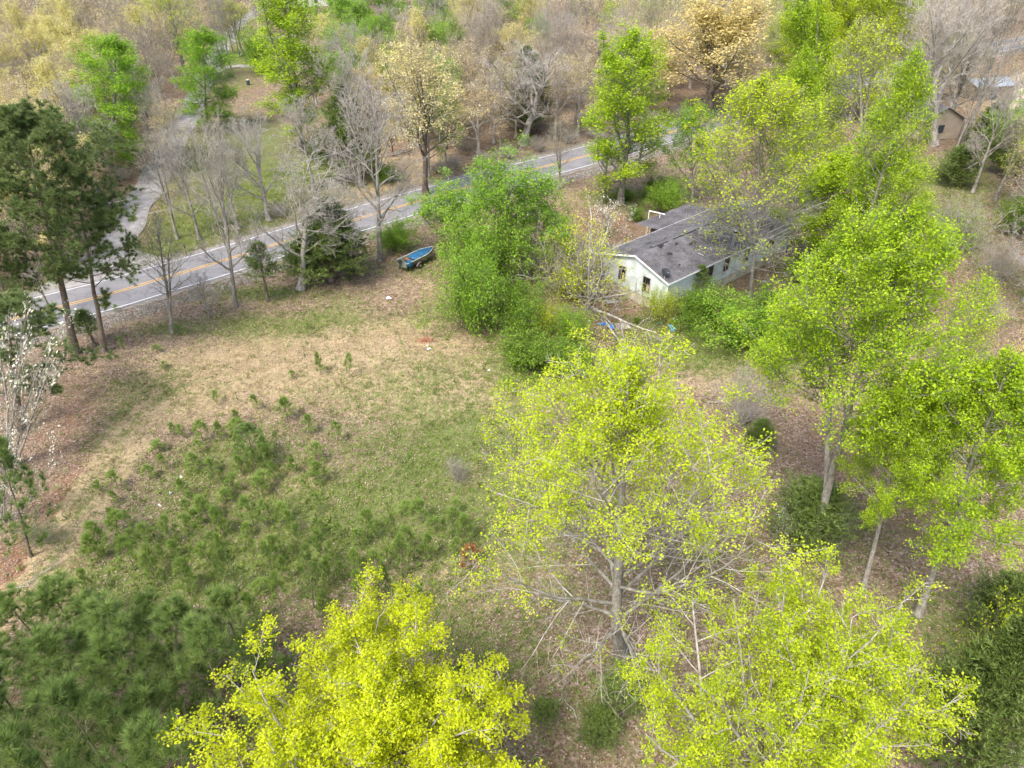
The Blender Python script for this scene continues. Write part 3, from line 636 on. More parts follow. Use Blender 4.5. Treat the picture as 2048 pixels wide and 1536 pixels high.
# ------------------------------------------------------------------ ground cover (uncountable)
def scatter(n, x0, x1, y0, y1, prob, seed):
    r = np.random.default_rng(seed); out = []
    x = r.uniform(x0, x1, n); y = r.uniform(y0, y1, n)
    u = np.abs(x / (y * _c + CAM_H * _s)) < .80
    x, y = x[u], y[u]; k = prob(x, y, r); return x[k], y[k], r
def _keep(x, y): return (dist_to(ROAD, x, y) > 4.3) & (dist_to(DRIVE, x, y) > 1.9)
def pn(x, y, s=.5, o=0):
    return .5 + .25 * (np.sin(x * s * 2.1 + o + 1.7 * np.sin(y * s * 1.3 + o)) + np.sin(y * s * 1.9 + 2 * np.sin(x * s * .8 + o) + o))
def do_grass():
    x, y, r = scatter(420000, -62, 66, 9, 98, lambda x, y, r: (field(GREEN, x, y) * (.25 + .9 * pn(x, y, .8)) > r.random(len(x)) * 1.0) & _keep(x, y), 11)
    n = len(x); b = 3; pos = np.repeat(np.stack([x, y, np.zeros(n) - .04], 1), b, 0) + np.random.default_rng(2).normal(0, .04, (n * b, 3)) * [1, 1, 0]
    cx, cy2, rr_ = scatter(30000, -62, 66, 9, 90, lambda x, y, r: (field(GREEN, x, y) * .6 + .04 > r.random(len(x))) & _keep(x, y), 32); m_ = len(cx)
    pos = np.concatenate([pos, np.repeat(np.stack([cx, cy2, np.zeros(m_) - .02], 1), 12, 0) + r.normal(0, .12, (m_ * 12, 3)) * [1, 1, 0]])
    d = norm(np.array([0, 0, 1.]) + r.normal(0, .75, pos.shape) * [1, 1, .2]); v, q = blades(r, pos, d, np.concatenate([np.full(n * b, .24), np.full(m_ * 12, .38)]), .045)
    cv = np.concatenate([np.repeat(pn(x, y, .35, 3) * .6 + .4 * r.random(n), b), np.repeat(r.random(m_), 12)])
    tag(obj('grass', mesh_from('grass', v, q, np.full(len(q), 3), leafmat('grass_blades', [(.09, .13, .03), (.16, .23, .045), (.26, .33, .075), (.36, .38, .16)], .25), cv)), 'short green grass and weeds across the clearing', 'grass', kind='stuff')
    x, y, r = scatter(330000, -62, 66, 9, 98, lambda x, y, r: ((field(TAN, x, y) * .8 + .06) * (.3 + .9 * pn(x, y, .6, 2)) > r.random(len(x))) & _keep(x, y), 12)
    n = len(x); b = 2; pos = np.repeat(np.stack([x, y, np.zeros(n) - .03], 1), b, 0) + r.normal(0, .05, (n * b, 3)) * [1, 1, 0]
    cx, cy2, rr_ = scatter(26000, -62, 66, 9, 90, lambda x, y, r: (field(TAN, x, y) * .5 + .08 > r.random(len(x))) & _keep(x, y), 31); m_ = len(cx)
    pos = np.concatenate([pos, np.repeat(np.stack([cx, cy2, np.zeros(m_) - .02], 1), 12, 0) + r.normal(0, .11, (m_ * 12, 3)) * [1, 1, 0]])
    d = norm(np.array([0, 0, .5]) + r.normal(0, .8, pos.shape) * [1, 1, .3]); v, q = blades(r, pos, d, np.concatenate([np.full(n * b, .2), np.full(m_ * 12, .34)]), .03)
    tag(obj('dry_grass', mesh_from('dry_grass', v, q, np.full(len(q), 3), leafmat('straw', [(.23, .175, .10), (.39, .31, .18), (.55, .45, .29)], .1), r.random(len(q)))), 'dead straw coloured grass over the open ground', 'grass', kind='stuff')
    x, y, r = scatter(300000, -60, 62, 9, 90, lambda x, y, r: (np.clip(1.0 - .75 * field(TAN, x, y) - .45 * field(GREEN, x, y), .1, 1) * (.4 + .8 * pn(x, y, .5, 5)) > r.random(len(x))) & _keep(x, y), 13)
    n = len(x); pos = np.stack([x, y, np.zeros(n) + .01], 1); v, q, val = leaves(r, pos, .10, 2.5, r.random(n), .35, .7)
    tag(obj('leaf_litter', mesh_from('leaf_litter', v, q, np.full(len(q), 4), leafmat('dry_leaves', [(.13, .085, .058), (.235, .16, .118), (.34, .245, .185), (.50, .41, .34)], 0, .7), val)), 'brown fallen leaves carpeting the ground beneath the trees', 'leaf litter', kind='stuff')
    # brambles: low leafy stems
    BR = [blob(*b) for b in [(1090, 715, 110, 45, 1.0), (980, 690, 60, 30, .5), (1400, 700, 130, 30, .45), (700, 1060, 300, 120, .34), (420, 1130, 280, 90, .42), (900, 930, 200, 80, .26), (380, 950, 160, 80, .3), (1480, 650, 160, 50, .7), (1950, 520, 90, 160, .5), (520, 590, 100, 14, .4), (1280, 400, 100, 20, .5), (1900, 1340, 150, 160, .5), (1000, 1350, 160, 160, .22)]]
    x, y, r = scatter(42000, -50, 55, 9, 98, lambda x, y, r: (field(BR, x, y) * (.3 + 1.1 * pn(x, y, .7, 1)) > r.random(len(x)) * 1.0) & _keep(x, y), 14)
    n = len(x); hh = .25 + .55 * r.random(n) * field(BR, x, y); b = 9
    p0 = np.repeat(np.stack([x, y, np.zeros(n)], 1), b, 0); tt = np.tile(np.arange(b) / b, n) ** .8; ln = np.repeat(r.normal(0, .4, (n, 2)), b, 0)
    p0[:, :2] += ln * tt[:, None] * np.repeat(hh, b)[:, None]; p0[:, 2] += tt * np.repeat(hh, b)
    p0 += r.normal(0, .05, p0.shape); p0[:, 2] = np.abs(p0[:, 2])
    v, q, val = leaves(r, p0, .11, .5, np.repeat(r.random(n), b))
    tag(obj('undergrowth', mesh_from('undergrowth', v, q, np.full(len(q), 4), LF_SHRUB, val)), 'low leafy brambles and seedlings sprouting through the grass', 'undergrowth', kind='stuff')
do_grass()
# ------------------------------------------------------------------ mobile home
def house():
    z = 3.5; A, B, Cc = at(1337, 564, z), at(1211, 507, z), at(1582, 450, z)
    e2 = norm((Cc - A)[:2]); e1 = np.array([-e2[1], e2[0]]); W_ = 8.0; L_ = 20.6
    rz = math.atan2(e2[1], e2[0])
    H = empty('mobile_home', (A[0], A[1], 0), rz, 'long white derelict mobile home with dark shingle roof and broken windows', 'house')
    def loc(px, py, z):
        p = at(px, py, z)[:2] - A[:2]; return float(p @ e2), float(p @ e1)
    F, E_ = .95, 3.5; RH = 4.72
    # siding: lapped boards, one mesh per wall
    m, nt, p = base_mat('vinyl_siding'); tc = _n(nt, 'ShaderNodeTexCoord')
    f = noise(nt, .9, 5, .7, tc.outputs['Object']); L = nt.links
    c = ramp(nt, f, [(.3, (.42, .48, .47)), (.55, (.60, .65, .68)), (.8, (.70, .74, .78))])
    gz = _n(nt, 'ShaderNodeSeparateXYZ'); L.new(tc.outputs['Object'], gz.inputs[0])
    alg = mth(nt, 'MULTIPLY', ramp(nt, noise(nt, 1.6, 5, .7, tc.outputs['Object']), [(.46, (0, 0, 0)), (.62, (1, 1, 1))]), ramp(nt, mth(nt, 'MULTIPLY', gz.outputs[2], .3), [(.3, (.9, .9, .9)), (.75, (.15, .15, .15))]))
    c = mixc(nt, alg, c, (.36, .42, .30)); L.new(c, p.inputs['Base Color']); p.inputs['Roughness'].default_value = .55
    SID = m
    def lap_wall(name, o, d, nrm, length, z0, z1, top=None):
        """boards from z0 up; top(s)->height for a gable"""
        n = 34; hb = (z1 - z0) / 13; V = []; Q = []
        mb = MB(); zz = z0; ztop = z1 if top is None else max(top(s) for s in (0, length / 2, length))
        while zz < ztop - 1e-4:
            ze = min(zz + hb, ztop)
            if top is None: s0, s1 = 0, length
            else:
                k = max(0.0, (ze - z1) / (RH - z1)); s0, s1 = length / 2 * k, length - length / 2 * k
            if s1 - s0 > .02:
                a = np.array(o) + np.array(d) * s0; b = np.array(o) + np.array(d) * s1; nn = np.array(nrm)
                mb.quad((*(a + nn * .036), zz), (*(b + nn * .036), zz), (*(b + nn * .004), ze), (*(a + nn * .004), ze))
                mb.quad((*(a + nn * .004), zz), (*(b + nn * .004), zz), (*(b + nn * .036), zz), (*(a + nn * .036), zz))
            zz = ze
        return mb.build(name, SID, H)
    lap_wall('wall', (0, W_), (0, -1), (-1, 0), W_, F, E_, top=lambda s: RH if abs(s - W_ / 2) < .01 else E_)
    lap_wall('wall', (0, 0), (1, 0), (0, -1), L_, F, E_)
    lap_wall('wall', (L_, 0), (0, 1), (1, 0), W_, F, E_, top=lambda s: RH if abs(s - W_ / 2) < .01 else E_)
    lap_wall('wall', (L_, W_), (-1, 0), (0, 1), L_, F, E_)
    MB().box((L_ / 2, W_ / 2, (F + E_) / 2), (L_ - .02, W_ - .02, E_ - F - .02)).build('wall_core', M('dark_inside', (.03, .03, .03)), H)
    SK = M('block_skirting', (.46, .43, .34), .9, .35, 1.2, bump=.4)
    sk = MB(); nb = 0
    for o, d, ln in (((.06, W_ - .06), (0, -1), W_ - .12), ((.06, .06), (1, 0), L_ - .12), ((L_ - .06, .06), (0, 1), W_ - .12), ((L_ - .06, W_ - .06), (-1, 0), L_ - .12)):
        nn = (d[1], -d[0]); k = int(ln / .8)
        for i in range(k):
            s0 = ln * i / k; s1 = ln * (i + 1) / k - .015; off = .01 * (i % 3)
            c0 = (o[0] + d[0] * (s0 + s1) / 2, o[1] + d[1] * (s0 + s1) / 2)
            sk.box((c0[0] - nn[0] * (.03 + off) * -1 * 0, c0[1], (F - .02) / 2 - .1), ((s1 - s0) if d[0] else .05 + off, (s1 - s0) if d[1] else .05 + off, F + .16))
    sk.build('skirting', SK, H)
    TR = M('white_trim', (.76, .77, .76), .5, .12, 2)
    for x, y in ((0, 0), (0, W_), (L_, 0), (L_, W_)): ct = MB(); ct.box((x, y, (F + E_) / 2), (.12, .12, E_ - F - .02)); ct.build('corner_trim', TR, H)
    # roof
    m, nt, p = base_mat('shingles'); L = nt.links; tc = _n(nt, 'ShaderNodeTexCoord'); v = tc.outputs['Object']
    br = _n(nt, 'ShaderNodeTexBrick'); br.inputs['Scale'].default_value = 1.0; br.inputs['Brick Width'].default_value = .32; br.inputs['Row Height'].default_value = .145; br.inputs['Mortar Size'].default_value = .012
    br.inputs['Color1'].default_value = (.095, .093, .10, 1); br.inputs['Color2'].default_value = (.155, .15, .16, 1); br.inputs['Mortar'].default_value = (.05, .05, .055, 1); L.new(v, br.inputs['Vector'])
    st = ramp(nt, noise(nt, .55, 5, .65, v), [(.35, (.62, .60, .60)), (.65, (1.35, 1.33, 1.38))])
    c = mixc(nt, 1.0, br.outputs['Color'], st, 'MULTIPLY')
    c = mixc(nt, ramp(nt, noise(nt, 1.4, 6, .75, v), [(.62, (0, 0, 0)), (.70, (.7, .7, .7))]), c, (.20, .12, .085))
    L.new(c, p.inputs['Base Color']); p.inputs['Roughness'].default_value = .85
    bp = _n(nt, 'ShaderNodeBump'); bp.inputs['Strength'].default_value = .5; L.new(br.outputs['Fac'], bp.inputs['Height']); bp.invert = True; L.new(bp.outputs[0], p.inputs['Normal'])
    SH = m; ov = .28; sl = (RH - E_) / (W_ / 2)
    def slope(y): return RH - abs(y - W_ / 2) * sl + .06
    rf = MB(); rg = np.random.default_rng(5); nx_ = 42; ny_ = 8
    for s in (0, 1):
        ys = np.linspace(-ov, W_ / 2, ny_ + 1) if s == 0 else np.linspace(W_ + ov, W_ / 2, ny_ + 1)
        xs = np.linspace(-ov, L_ + ov, nx_ + 1); b = len(rf.v); sag = rg.normal(0, .012, (ny_ + 1, nx_ + 1)); 
        for j, y in enumerate(ys):
            for i, x in enumerate(xs):
                zz = slope(y) - .06 * math.sin(math.pi * (i / nx_)) * (j / ny_) + (sag[j, i] if 0 < j < ny_ else 0)
                rf.v.append((x, y, zz))
        for j in range(ny_):
            for i in range(nx_):
                a = b + j * (nx_ + 1) + i; f_ = (a, a + 1, a + nx_ + 2, a + nx_ + 1); rf.f.append(f_ if s == 0 else f_[::-1])
    roof = rf.build('roof', SH, H)
    fs = MB()
    for x in (-ov - .012, L_ + ov + .012):
        for s in (0, 1):
            y0, y1 = (-ov, W_ / 2) if s == 0 else (W_ / 2, W_ + ov)
            for dx in (-.012, .012):
                a, b_ = (x + dx, y0, slope(y0) + .012), (x + dx, y1, slope(y1) + .012); c_, d_ = (x + dx, y1, slope(y1) - .17), (x + dx, y0, slope(y0) - .17)
                fs.quad(a, b_, c_, d_)
            fs.quad((x - .012, y0, slope(y0) + .012), (x + .012, y0, slope(y0) + .012), (x + .012, y1, slope(y1) + .012), (x - .012, y1, slope(y1) + .012))
    for y in (-ov - .015, W_ + ov + .015): fs.box((L_ / 2, y, slope(-ov) - .075), (L_ + 2 * ov, .03, .16))
    fs.build('fascia', TR, H)
    DK = M('black_felt', (.028, .028, .03), .8, .3, 3)
    rc = MB()
    for x0, x1 in ((2.2, 4.6), (5.4, 9.4), (10.2, 15.2), (16.2, 20.0)): rc.box(((x0 + x1) / 2, W_ / 2 + .10, RH + .035), (x1 - x0, .13, .03))
    rc.build('ridge_cap', DK, roof)
    for px, py, sx, sy, a in ((1321, 502, .8, .35, .3), (1339, 511, .5, .35, -.3), (1352, 495, .5, .16, .1), (1300, 503, .6, .12, .2), (1384, 490, .9, .2, 0), (1360, 524, .3, .2, .4), (1330, 480, .5, .12, 0), (1420, 470, .7, .15, 0), (1296, 488, .6, .1, .1)):
        lx, ly = loc(px, py, 4.2); zz = slope(ly) + .014
        pt = MB(); pt.box((lx, ly, zz), (sx, sy, .012), rz=a, rx=math.copysign(math.atan(sl), W_ / 2 - ly)); pt.build('bare_patch', DK, roof)
    GL = M('window_dark', (.018, .02, .02), .25, .3, 1, spec=.5); BRN = M('brown_sash', (.14, .10, .075), .6, .3, 3)
    def win(x, y, z, w_, h_, face, broken=0):
        f_ = MB(); t = .07
        def bx(mb, s, zc, dw, dh, dep, off):
            if face == 'g': mb.box((x - off, y + s, zc), (dep, dw, dh))
            else: mb.box((x + s, y - off, zc), (dw, dep, dh))
        for s in (-1, 1): bx(f_, s * (w_ / 2 + t / 2), z, t, h_ + 2 * t, .10, .045)
        for s in (-1, 1): bx(f_, 0, z + s * (h_ / 2 + t / 2), w_, t, .10, .045)
        wf = f_.build('window', M('grey_window_frame', (.42, .41, .37), .6, .3, 2), H)
        g = MB(); bx(g, 0, z, w_ - .01, h_ - .01, .03, .045); g.build('pane', GL, wf)
        s_ = MB(); bx(s_, 0, z, w_, .045, .035, .072)
        if broken: bx(s_, w_ * .12, z + h_ * .25, .03, h_ * .5, .02, .07)
        s_.build('sash', BRN, wf)
        if broken:
            c = MB(); bx(c, -w_ * .22, z - h_ * .2, w_ * .35, h_ * .5, .012, .068); c.build('torn_curtain', M('curtain_rag', (.42, .36, .24), .9, .4, 5), wf)
    win(0, 5.55, 2.25, .85, 1.55, 'g', 1); win(0, 2.45, 2.25, .85, 1.55, 'g', 1)
    for x in (6.4, 9.0, 12.4): win(x, 0, 2.45, .85, 1.45, 's', x > 12)
    win(16.6, 0, 2.6, 1.5, 1.0, 's')
    # flue
    lx, ly = loc(1466, 487, 4.0); zb = slope(ly); GV = M('galvanised', (.55, .57, .60), .35, .2, 4, metal=.8)
    fl = MB(); fl.tube([(lx, ly, zb - .05), (lx, ly, zb + 1.35)], .15, 14)
    for k in range(4): fl.tube([(lx, ly, zb + .2 + k * .33), (lx, ly, zb + .23 + k * .33)], .165, 14)
    fo = fl.build('flue', GV, roof)
    cp = MB(); cp.tube([(lx, ly, zb + 1.36), (lx, ly, zb + 1.62)], .2, 14); cp.build('flue_cap', DK, roof)
    cp = MB(); cp.tube([(lx, ly, zb + 1.625), (lx, ly, zb + 1.67)], [.21, .17], 14); cp.build('flue_lid', M('lid_pale', (.7, .7, .68)), roof)
    # dishes
    def dish(name, cx, cy_, cz, r, tilt, az, mat, mast):
        V = [(0, 0, 0)]; Fc = []; K = 5; N = 20
        for k in range(1, K + 1):
            q = r * k / K
            for i in range(N): a = 2 * math.pi * i / N; V.append((q * math.cos(a), q * math.sin(a) * .92, .28 * (q / r) ** 2 * r))
        for i in range(N): Fc.append((0, 1 + i, 1 + (i + 1) % N))
        for k in range(K - 1):
            for i in range(N): a = 1 + k * N + i; b = 1 + k * N + (i + 1) % N; Fc.append((a, a + N, b + N, b))
        from mathutils import Euler
        Em = Euler((tilt, 0, az)).to_matrix(); mb = MB(); mb.v = [tuple(Em @ Vector(q) + Vector((cx, cy_, cz))) for q in V]; mb.f = Fc
        d = mb.build(name, mat, roof, True); md = d.modifiers.new('thick', 'SOLIDIFY'); md.thickness = .02
        a = MB(); a.tube([mast, (cx, cy_, cz - .03)], .03, 8); tip = Em @ Vector((0, -r * .8, r * .9)) + Vector((cx, cy_, cz)); st_ = Em @ Vector((0, -r * .9, .2)) + Vector((cx, cy_, cz))
        a.tube([st_, tip], .018, 6); a.box(tuple(tip), (.12, .08, .08)); a.build('dish_arm', M('dish_arm_grey', (.25, .25, .25)), d)
    lx, ly = loc(1331, 545, 4.2)
    dish('satellite_dish', lx, ly, slope(ly) + .5, .42, R(28), R(-20), M('dish_black', (.03, .035, .04), .6, .3, 3), (-.2, ly - .2, slope(ly) - .15))
    lx, ly = loc(1420, 503, 4.0)
    dish('satellite_dish', lx, ly, slope(ly) + .35, .26, R(75), R(60), M('dish_grey', (.38, .40, .40), .5, .2, 3), (lx + .1, ly - .15, slope(ly)))
    ar = MB(); lx, ly = loc(1407, 509, 4.0); ar.tube([(lx, ly, slope(ly) + .05), (lx - .5, ly + .3, slope(ly) + .35)], .03, 6); ar.build('antenna_arm', TR, roof)
    # rear roof extension and corner porch roof
    ex = MB(); x0, x1, y0, y1 = 8.6, 17.5, W_ + ov - .1, W_ + 3.6
    za, zb_ = slope(W_ + ov) - .03, slope(W_ + ov) - .45; b = len(ex.v)
    n_ = 12; rg = np.random.default_rng(8)
    for i in range(n_ + 1):
        for j in range(5):
            ex.v.append((x0 + (x1 - x0) * i / n_, y0 + (y1 - y0) * j / 4, za + (zb_ - za) * j / 4 + (rg.normal(0, .03) if j else 0)))
    for i in range(n_):
        for j in range(4): a = i * 5 + j; ex.f.append((a, a + 5, a + 6, a + 1))
    er = ex.build('extension_roof', SH, H)
    ew = MB(); ew.box(((x0 + x1) / 2 + .6, (y0 + y1) / 2 - .3, 1.45), (x1 - x0 - 1.8, y1 - y0 - 1.2, 2.7)); ew.build('extension_wall', M('weathered_wall', (.16, .15, .13), .9, .3, 1.5), H)
    pr = MB(); pz = slope(W_ + ov) - .12
    pr.quad((-.2, W_ + .25, pz), (2.6, W_ + .25, pz), (2.6, W_ + 2.0, pz - .3), (-.2, W_ + 2.0, pz - .3)); pr.quad((-.2, W_ + .25, pz - .06), (-.2, W_ + 2.0, pz - .36), (2.6, W_ + 2.0, pz - .36), (2.6, W_ + .25, pz - .06)); pr.build('porch_roof', SH, H)
    pf = MB(); pf.box((-.22, W_ + 1.1, pz - .2), (.04, 1.9, .18), rx=-.17); pf.box((1.2, W_ + 2.02, pz - .38), (2.8, .04, .16)); pf.build('porch_fascia', TR, H)
    for x, y in ((-.05, W_ + 1.9), (2.5, W_ + 1.9)):
        q = MB(); q.box((x, y, 1.55), (.1, .1, 3.1), bev=.01); q.build('porch_post', TR, H)
    dk = MB()
    for i in range(14): dk.box((-1.2 + .14 * i + .01, W_ + 1.1, .78 - .03 * i % .07), (.125, 1.9, .03), rz=rg.normal(0, .02))
    dk.build('porch_deck', M('weathered_boards', (.30, .28, .25), .9, .3, 2), H)
    # fallen rails leaning beside the porch
    lr = MB()
    for a, b_ in (((-.6, W_ + 1.2, 2.7), (-1.6, W_ + 2.6, .5)), ((-.35, W_ + 1.4, 2.6), (-1.3, W_ + 2.9, .4)), ((-1.6, W_ - .6, .35), (-1.4, W_ + 2.6, .55)), ((-1.1, W_ + .4, .2), (-.7, W_ + 2.4, .9))): lr.tube([a, b_], .045, 4)
    lr.build('fallen_rail', TR, H)
    # white rail at the extension
    rl = MB(); px0 = loc(1298, 425, 3.5); px1 = loc(1329, 434, 3.3)
    rl.tube([(px0[0], px0[1], 3.7), (px1[0], px1[1], 3.6)], .06, 4)
    for q in (px0, ((px0[0] * .3 + px1[0] * .7), (px0[1] * .3 + px1[1] * .7))): rl.tube([(q[0], q[1], .0), (q[0], q[1], 3.65)], .05, 4)
    rl.build('rear_rail', TR, H)
    return H, A, e1, e2
HOUSE = house()
# ------------------------------------------------------------------ boat on its trailer
def boat():
    a, b = at(800, 545), at(872, 512); d = norm((b - a)[:2]); rz = math.atan2(d[1], d[0]); Lb = float(np.linalg.norm((b - a)[:2])) * 1.02
    c = (a + b) / 2
    T = empty('boat_trailer', (c[0], c[1], 0), rz, 'low grey metal trailer carrying the tarped boat', 'trailer')
    ST = M('rusty_steel', (.16, .13, .11), .7, .3, 4)
    fr = MB()
    for y in (-.5, .5): fr.tube([(-1.7, y, .42), (1.0, y, .42), (2.6, 0, .42)], .04, 6)
    for x in (-1.5, -.4, .8): fr.tube([(x, -.62, .42), (x, .62, .42)], .035, 6)
    fr.tube([(-.5, -.85, .3), (-.5, .85, .3)], .035, 6); fr.tube([(2.55, 0, .42), (2.75, 0, .4)], .05, 6); fr.tube([(2.45, .05, .0), (2.45, .05, .42)], .025, 6); fr.build('frame', ST, T)
    for s in (-1, 1):
        w_ = MB(); w_.tube([(-.5, s * .82 - .09, .3), (-.5, s * .82 - .07, .3), (-.5, s * .82 + .07, .3), (-.5, s * .82 + .09, .3)], [.24, .3, .3, .24], 20)
        wo = w_.build('wheel', M('tyre', (.03, .03, .03), .9), T)
        h = MB(); h.tube([(-.5, s * .82 - .1, .3), (-.5, s * .82 + .1, .3)], .13, 14); h.build('rim', M('rim_grey', (.4, .4, .4), .5), wo)
        g = MB()
        for k in range(8):
            a0, a1 = math.pi * k / 8, math.pi * (k + 1) / 8; y0, y1 = s * .82 - .13, s * .82 + .13
            g.quad((-.5 + .4 * math.cos(a0), y0, .3 + .4 * math.sin(a0)), (-.5 + .4 * math.cos(a0), y1, .3 + .4 * math.sin(a0)), (-.5 + .4 * math.cos(a1), y1, .3 + .4 * math.sin(a1)), (-.5 + .4 * math.cos(a1), y0, .3 + .4 * math.sin(a1)))
        g.build('mudguard', ST, T)
    # hull: stations from stern (-x) to bow (+x)
    Bo = empty('boat', (c[0], c[1], .48), rz, 'small olive grey metal boat half covered by a blue tarp', 'boat')
    HL = M('boat_green_grey', (.26, .29, .23), .5, .3, 1.5, metal=.3)
    K = 12; V = []; F_ = []; Lh = 4.5
    prof = []
    for k in range(K + 1):
        t = k / K; x = -Lh / 2 + Lh * t; wd = .78 * (1 - max(0, (t - .55) / .45) ** 2.2 * .93); keel = .0 + .28 * max(0, (t - .6) / .4) ** 2; sh = .58 + .16 * t ** 2
        prof.append((x, wd, keel, sh))
        for s in (-1, 1):
            pass
    for x, wd, keel, sh in prof:
        V += [(x, 0, keel), (x, -wd * .72, keel + .06), (x, -wd, sh), (x, -wd + .04, sh), (x, -wd * .68, keel + .1), (x, 0, keel + .05), (x, wd * .68, keel + .1), (x, wd - .04, sh), (x, wd, sh), (x, wd * .72, keel + .06)]
    for k in range(K):
        for i in range(10): a0 = k * 10 + i; a1 = k * 10 + (i + 1) % 10; F_.append((a0, a0 + 10, a1 + 10, a1))
    F_.append((0, 1, 2, 3, 4, 5, 6, 7, 8, 9)); e = K * 10; F_.append(tuple(e + i for i in range(10))[::-1])
    h = MB(); h.v = V; h.f = F_; h.build('hull', HL, Bo)
    tr = MB(); tr.box((-Lh / 2 + .02, 0, .36), (.05, 1.4, .5)); tr.build('transom', HL, Bo)
    rl = MB()
    for s in (-1, 1): rl.tube([(x, s * wd, sh + .02) for x, wd, keel, sh in prof], .035, 6)
    rl.build('gunwale', M('gunwale_pale', (.62, .62, .56), .5), Bo)
    st = MB()
    for x in (-1.2, .1): st.box((x, 0, .42), (.35, 1.35, .05))
    st.build('bench_seat', M('boat_seat', (.35, .13, .07), .7), Bo)
    # outboard
    ob = MB(); ob.box((-Lh / 2 - .22, .05, .75), (.36, .3, .34), bev=.08); ob.build('outboard_cowl', M('outboard_dark', (.04, .06, .06), .4), Bo)
    ob = MB(); ob.tube([(-Lh / 2 - .2, .05, .6), (-Lh / 2 - .3, .05, -.05)], .06, 8); ob.box((-Lh / 2 - .32, .05, -.08), (.3, .05, .12)); ob.build('outboard_leg', M('outboard_dark', (.04, .06, .06), .4), Bo)
    # tarp
    TP = M('blue_tarp', (.025, .13, .27), .45, .35, 2.0, spec=.5)
    rg = np.random.default_rng(3); nx_, ny_ = 26, 14; tv = []; tf = []
    for i in range(nx_ + 1):
        for j in range(ny_ + 1):
            x = -1.0 + 3.1 * i / nx_; t = (x + Lh / 2) / Lh; wd = .78 * (1 - max(0, (t - .55) / .45) ** 2.2 * .93); s = -1 + 2 * j / ny_
            y = s * (wd - .08) * (.98 if i > 5 else .55 + .09 * i); zt = .58 + .12 * t + .13 * math.exp(-((x - .6) / .8) ** 2) * (1 - s * s) + rg.normal(0, .022) + .05 * math.sin(5 * x + 4 * s)
            tv.append((x, y, zt))
    for i in range(nx_):
        for j in range(ny_): a0 = i * (ny_ + 1) + j; tf.append((a0, a0 + 1, a0 + ny_ + 2, a0 + ny_ + 1))
    mb = MB(); mb.v = tv; mb.f = tf; to = mb.build('boat_tarp', TP, None, True); to.location = Bo.location; to.rotation_euler = (0, 0, rz); sm = to.modifiers.new('thick', 'SOLIDIFY'); sm.thickness = .01
    tag(to, 'crumpled blue tarp spread over the front half of the boat', 'tarp')
    mb = MB(); b0 = 0
    for i in range(9):
        for j in range(9):
            s = i / 8; q = j / 8
            x = -Lh / 2 + .05 + .9 * s + .08 * math.sin(q * 7); y = -.35 - .48 * min(q * 1.6, 1) + .05 * math.sin(s * 9); zt = .66 - max(0, q - .55) * 1.15 + rg.normal(0, .03)
            mb.v.append((x, y, zt))
    for i in range(8):
        for j in range(8): a0 = i * 9 + j; mb.f.append((a0, a0 + 9, a0 + 10, a0 + 1))
    to = mb.build('tarp', TP, None, True); to.location = Bo.location; to.rotation_euler = (0, 0, rz); sm = to.modifiers.new('thick', 'SOLIDIFY'); sm.thickness = .01
    tag(to, 'loose blue tarp hanging over the rear corner of the boat', 'tarp')
boat()
# ------------------------------------------------------------------ scraps lying on the ground
def crumple(name, px, py, wx, wy, hz, mat, label, cat, seed, n=8, group=None, rz=0.0):
    rg = np.random.default_rng(seed); c = at(px, py); mb = MB(); ph = rg.random(6) * 6
    for i in range(n + 1):
        for j in range(n + 1):
            s, q = i / n * 2 - 1, j / n * 2 - 1; edge = 1 + .25 * math.sin(3 * math.atan2(q, s) + ph[0]) + rg.normal(0, .06)
            fall = max(0, 1 - s * s * .9) * max(0, 1 - q * q * .9)
            mb.v.append((s * wx / 2 * edge, q * wy / 2 * edge, .015 + hz * fall * (.35 + .65 * abs(math.sin(s * 4 + ph[1]) * math.cos(q * 5 + ph[2]))) + rg.random() * hz * .25))
    for i in range(n):
        for j in range(n):
            if rg.random() < .9: a = i * (n + 1) + j; mb.f.append((a, a + n + 1, a + n + 2, a + 1))
    o = mb.build(name, mat, None, False); o.location = (c[0], c[1], 0); o.rotation_euler = (0, 0, rz if rz else rg.random() * 3)
    s = o.modifiers.new('thick', 'SOLIDIFY'); s.thickness = .012
    return tag(o, label, cat, group)
TB = M('bright_blue_tarp', (.03, .22, .68), .4, .4, 2.5, spec=.5); TB2 = M('light_blue_tarp', (.14, .42, .72), .45, .35, 3, spec=.5)
WHT = M('white_plastic', (.80, .80, .80), .5, .08, 4)
crumple('tarp', 1214, 651, 1.35, .55, .22, TB, 'torn bright blue tarp beside the broken pallet', 'tarp', 1, rz=-.6)
crumple('tarp', 1345, 657, .5, 1.05, .25, TB2, 'crumpled pale blue tarp below the near corner of the mobile home', 'tarp', 2, rz=.1)
crumple('plastic_sheet', 1341, 671, .75, .4, .08, M('grey_plastic', (.42, .40, .40), .6), 'grey plastic sheet lying below the pale blue tarp', 'plastic sheet', 3)
crumple('plastic_scrap', 1319, 646, .5, .35, .12, M('teal_plastic', (.05, .30, .24), .5), 'teal plastic scrap in front of the gable wall', 'scrap', 4)
crumple('plastic_bag', 1349, 638, .45, .35, .2, WHT, 'white bag at the foot of the near corner bushes', 'bag', 5)
crumple('plastic_bag', 1366, 634, .3, .25, .15, M('cream_plastic', (.66, .62, .5), .6), 'small cream bag in the bushes right of the white bag', 'bag', 15)
crumple('plastic_scrap', 1178, 642, .25, .2, .1, WHT, 'small white scrap left of the torn blue tarp', 'scrap', 6)
crumple('paper_sheet', 777, 596, .42, .45, .10, WHT, 'lone white paper sheet on the ground below the boat', 'paper', 7)
crumple('plastic_bag', 858, 698, .34, .22, .12, WHT, 'flattened white bag beside the red vine patch', 'bag', 8)
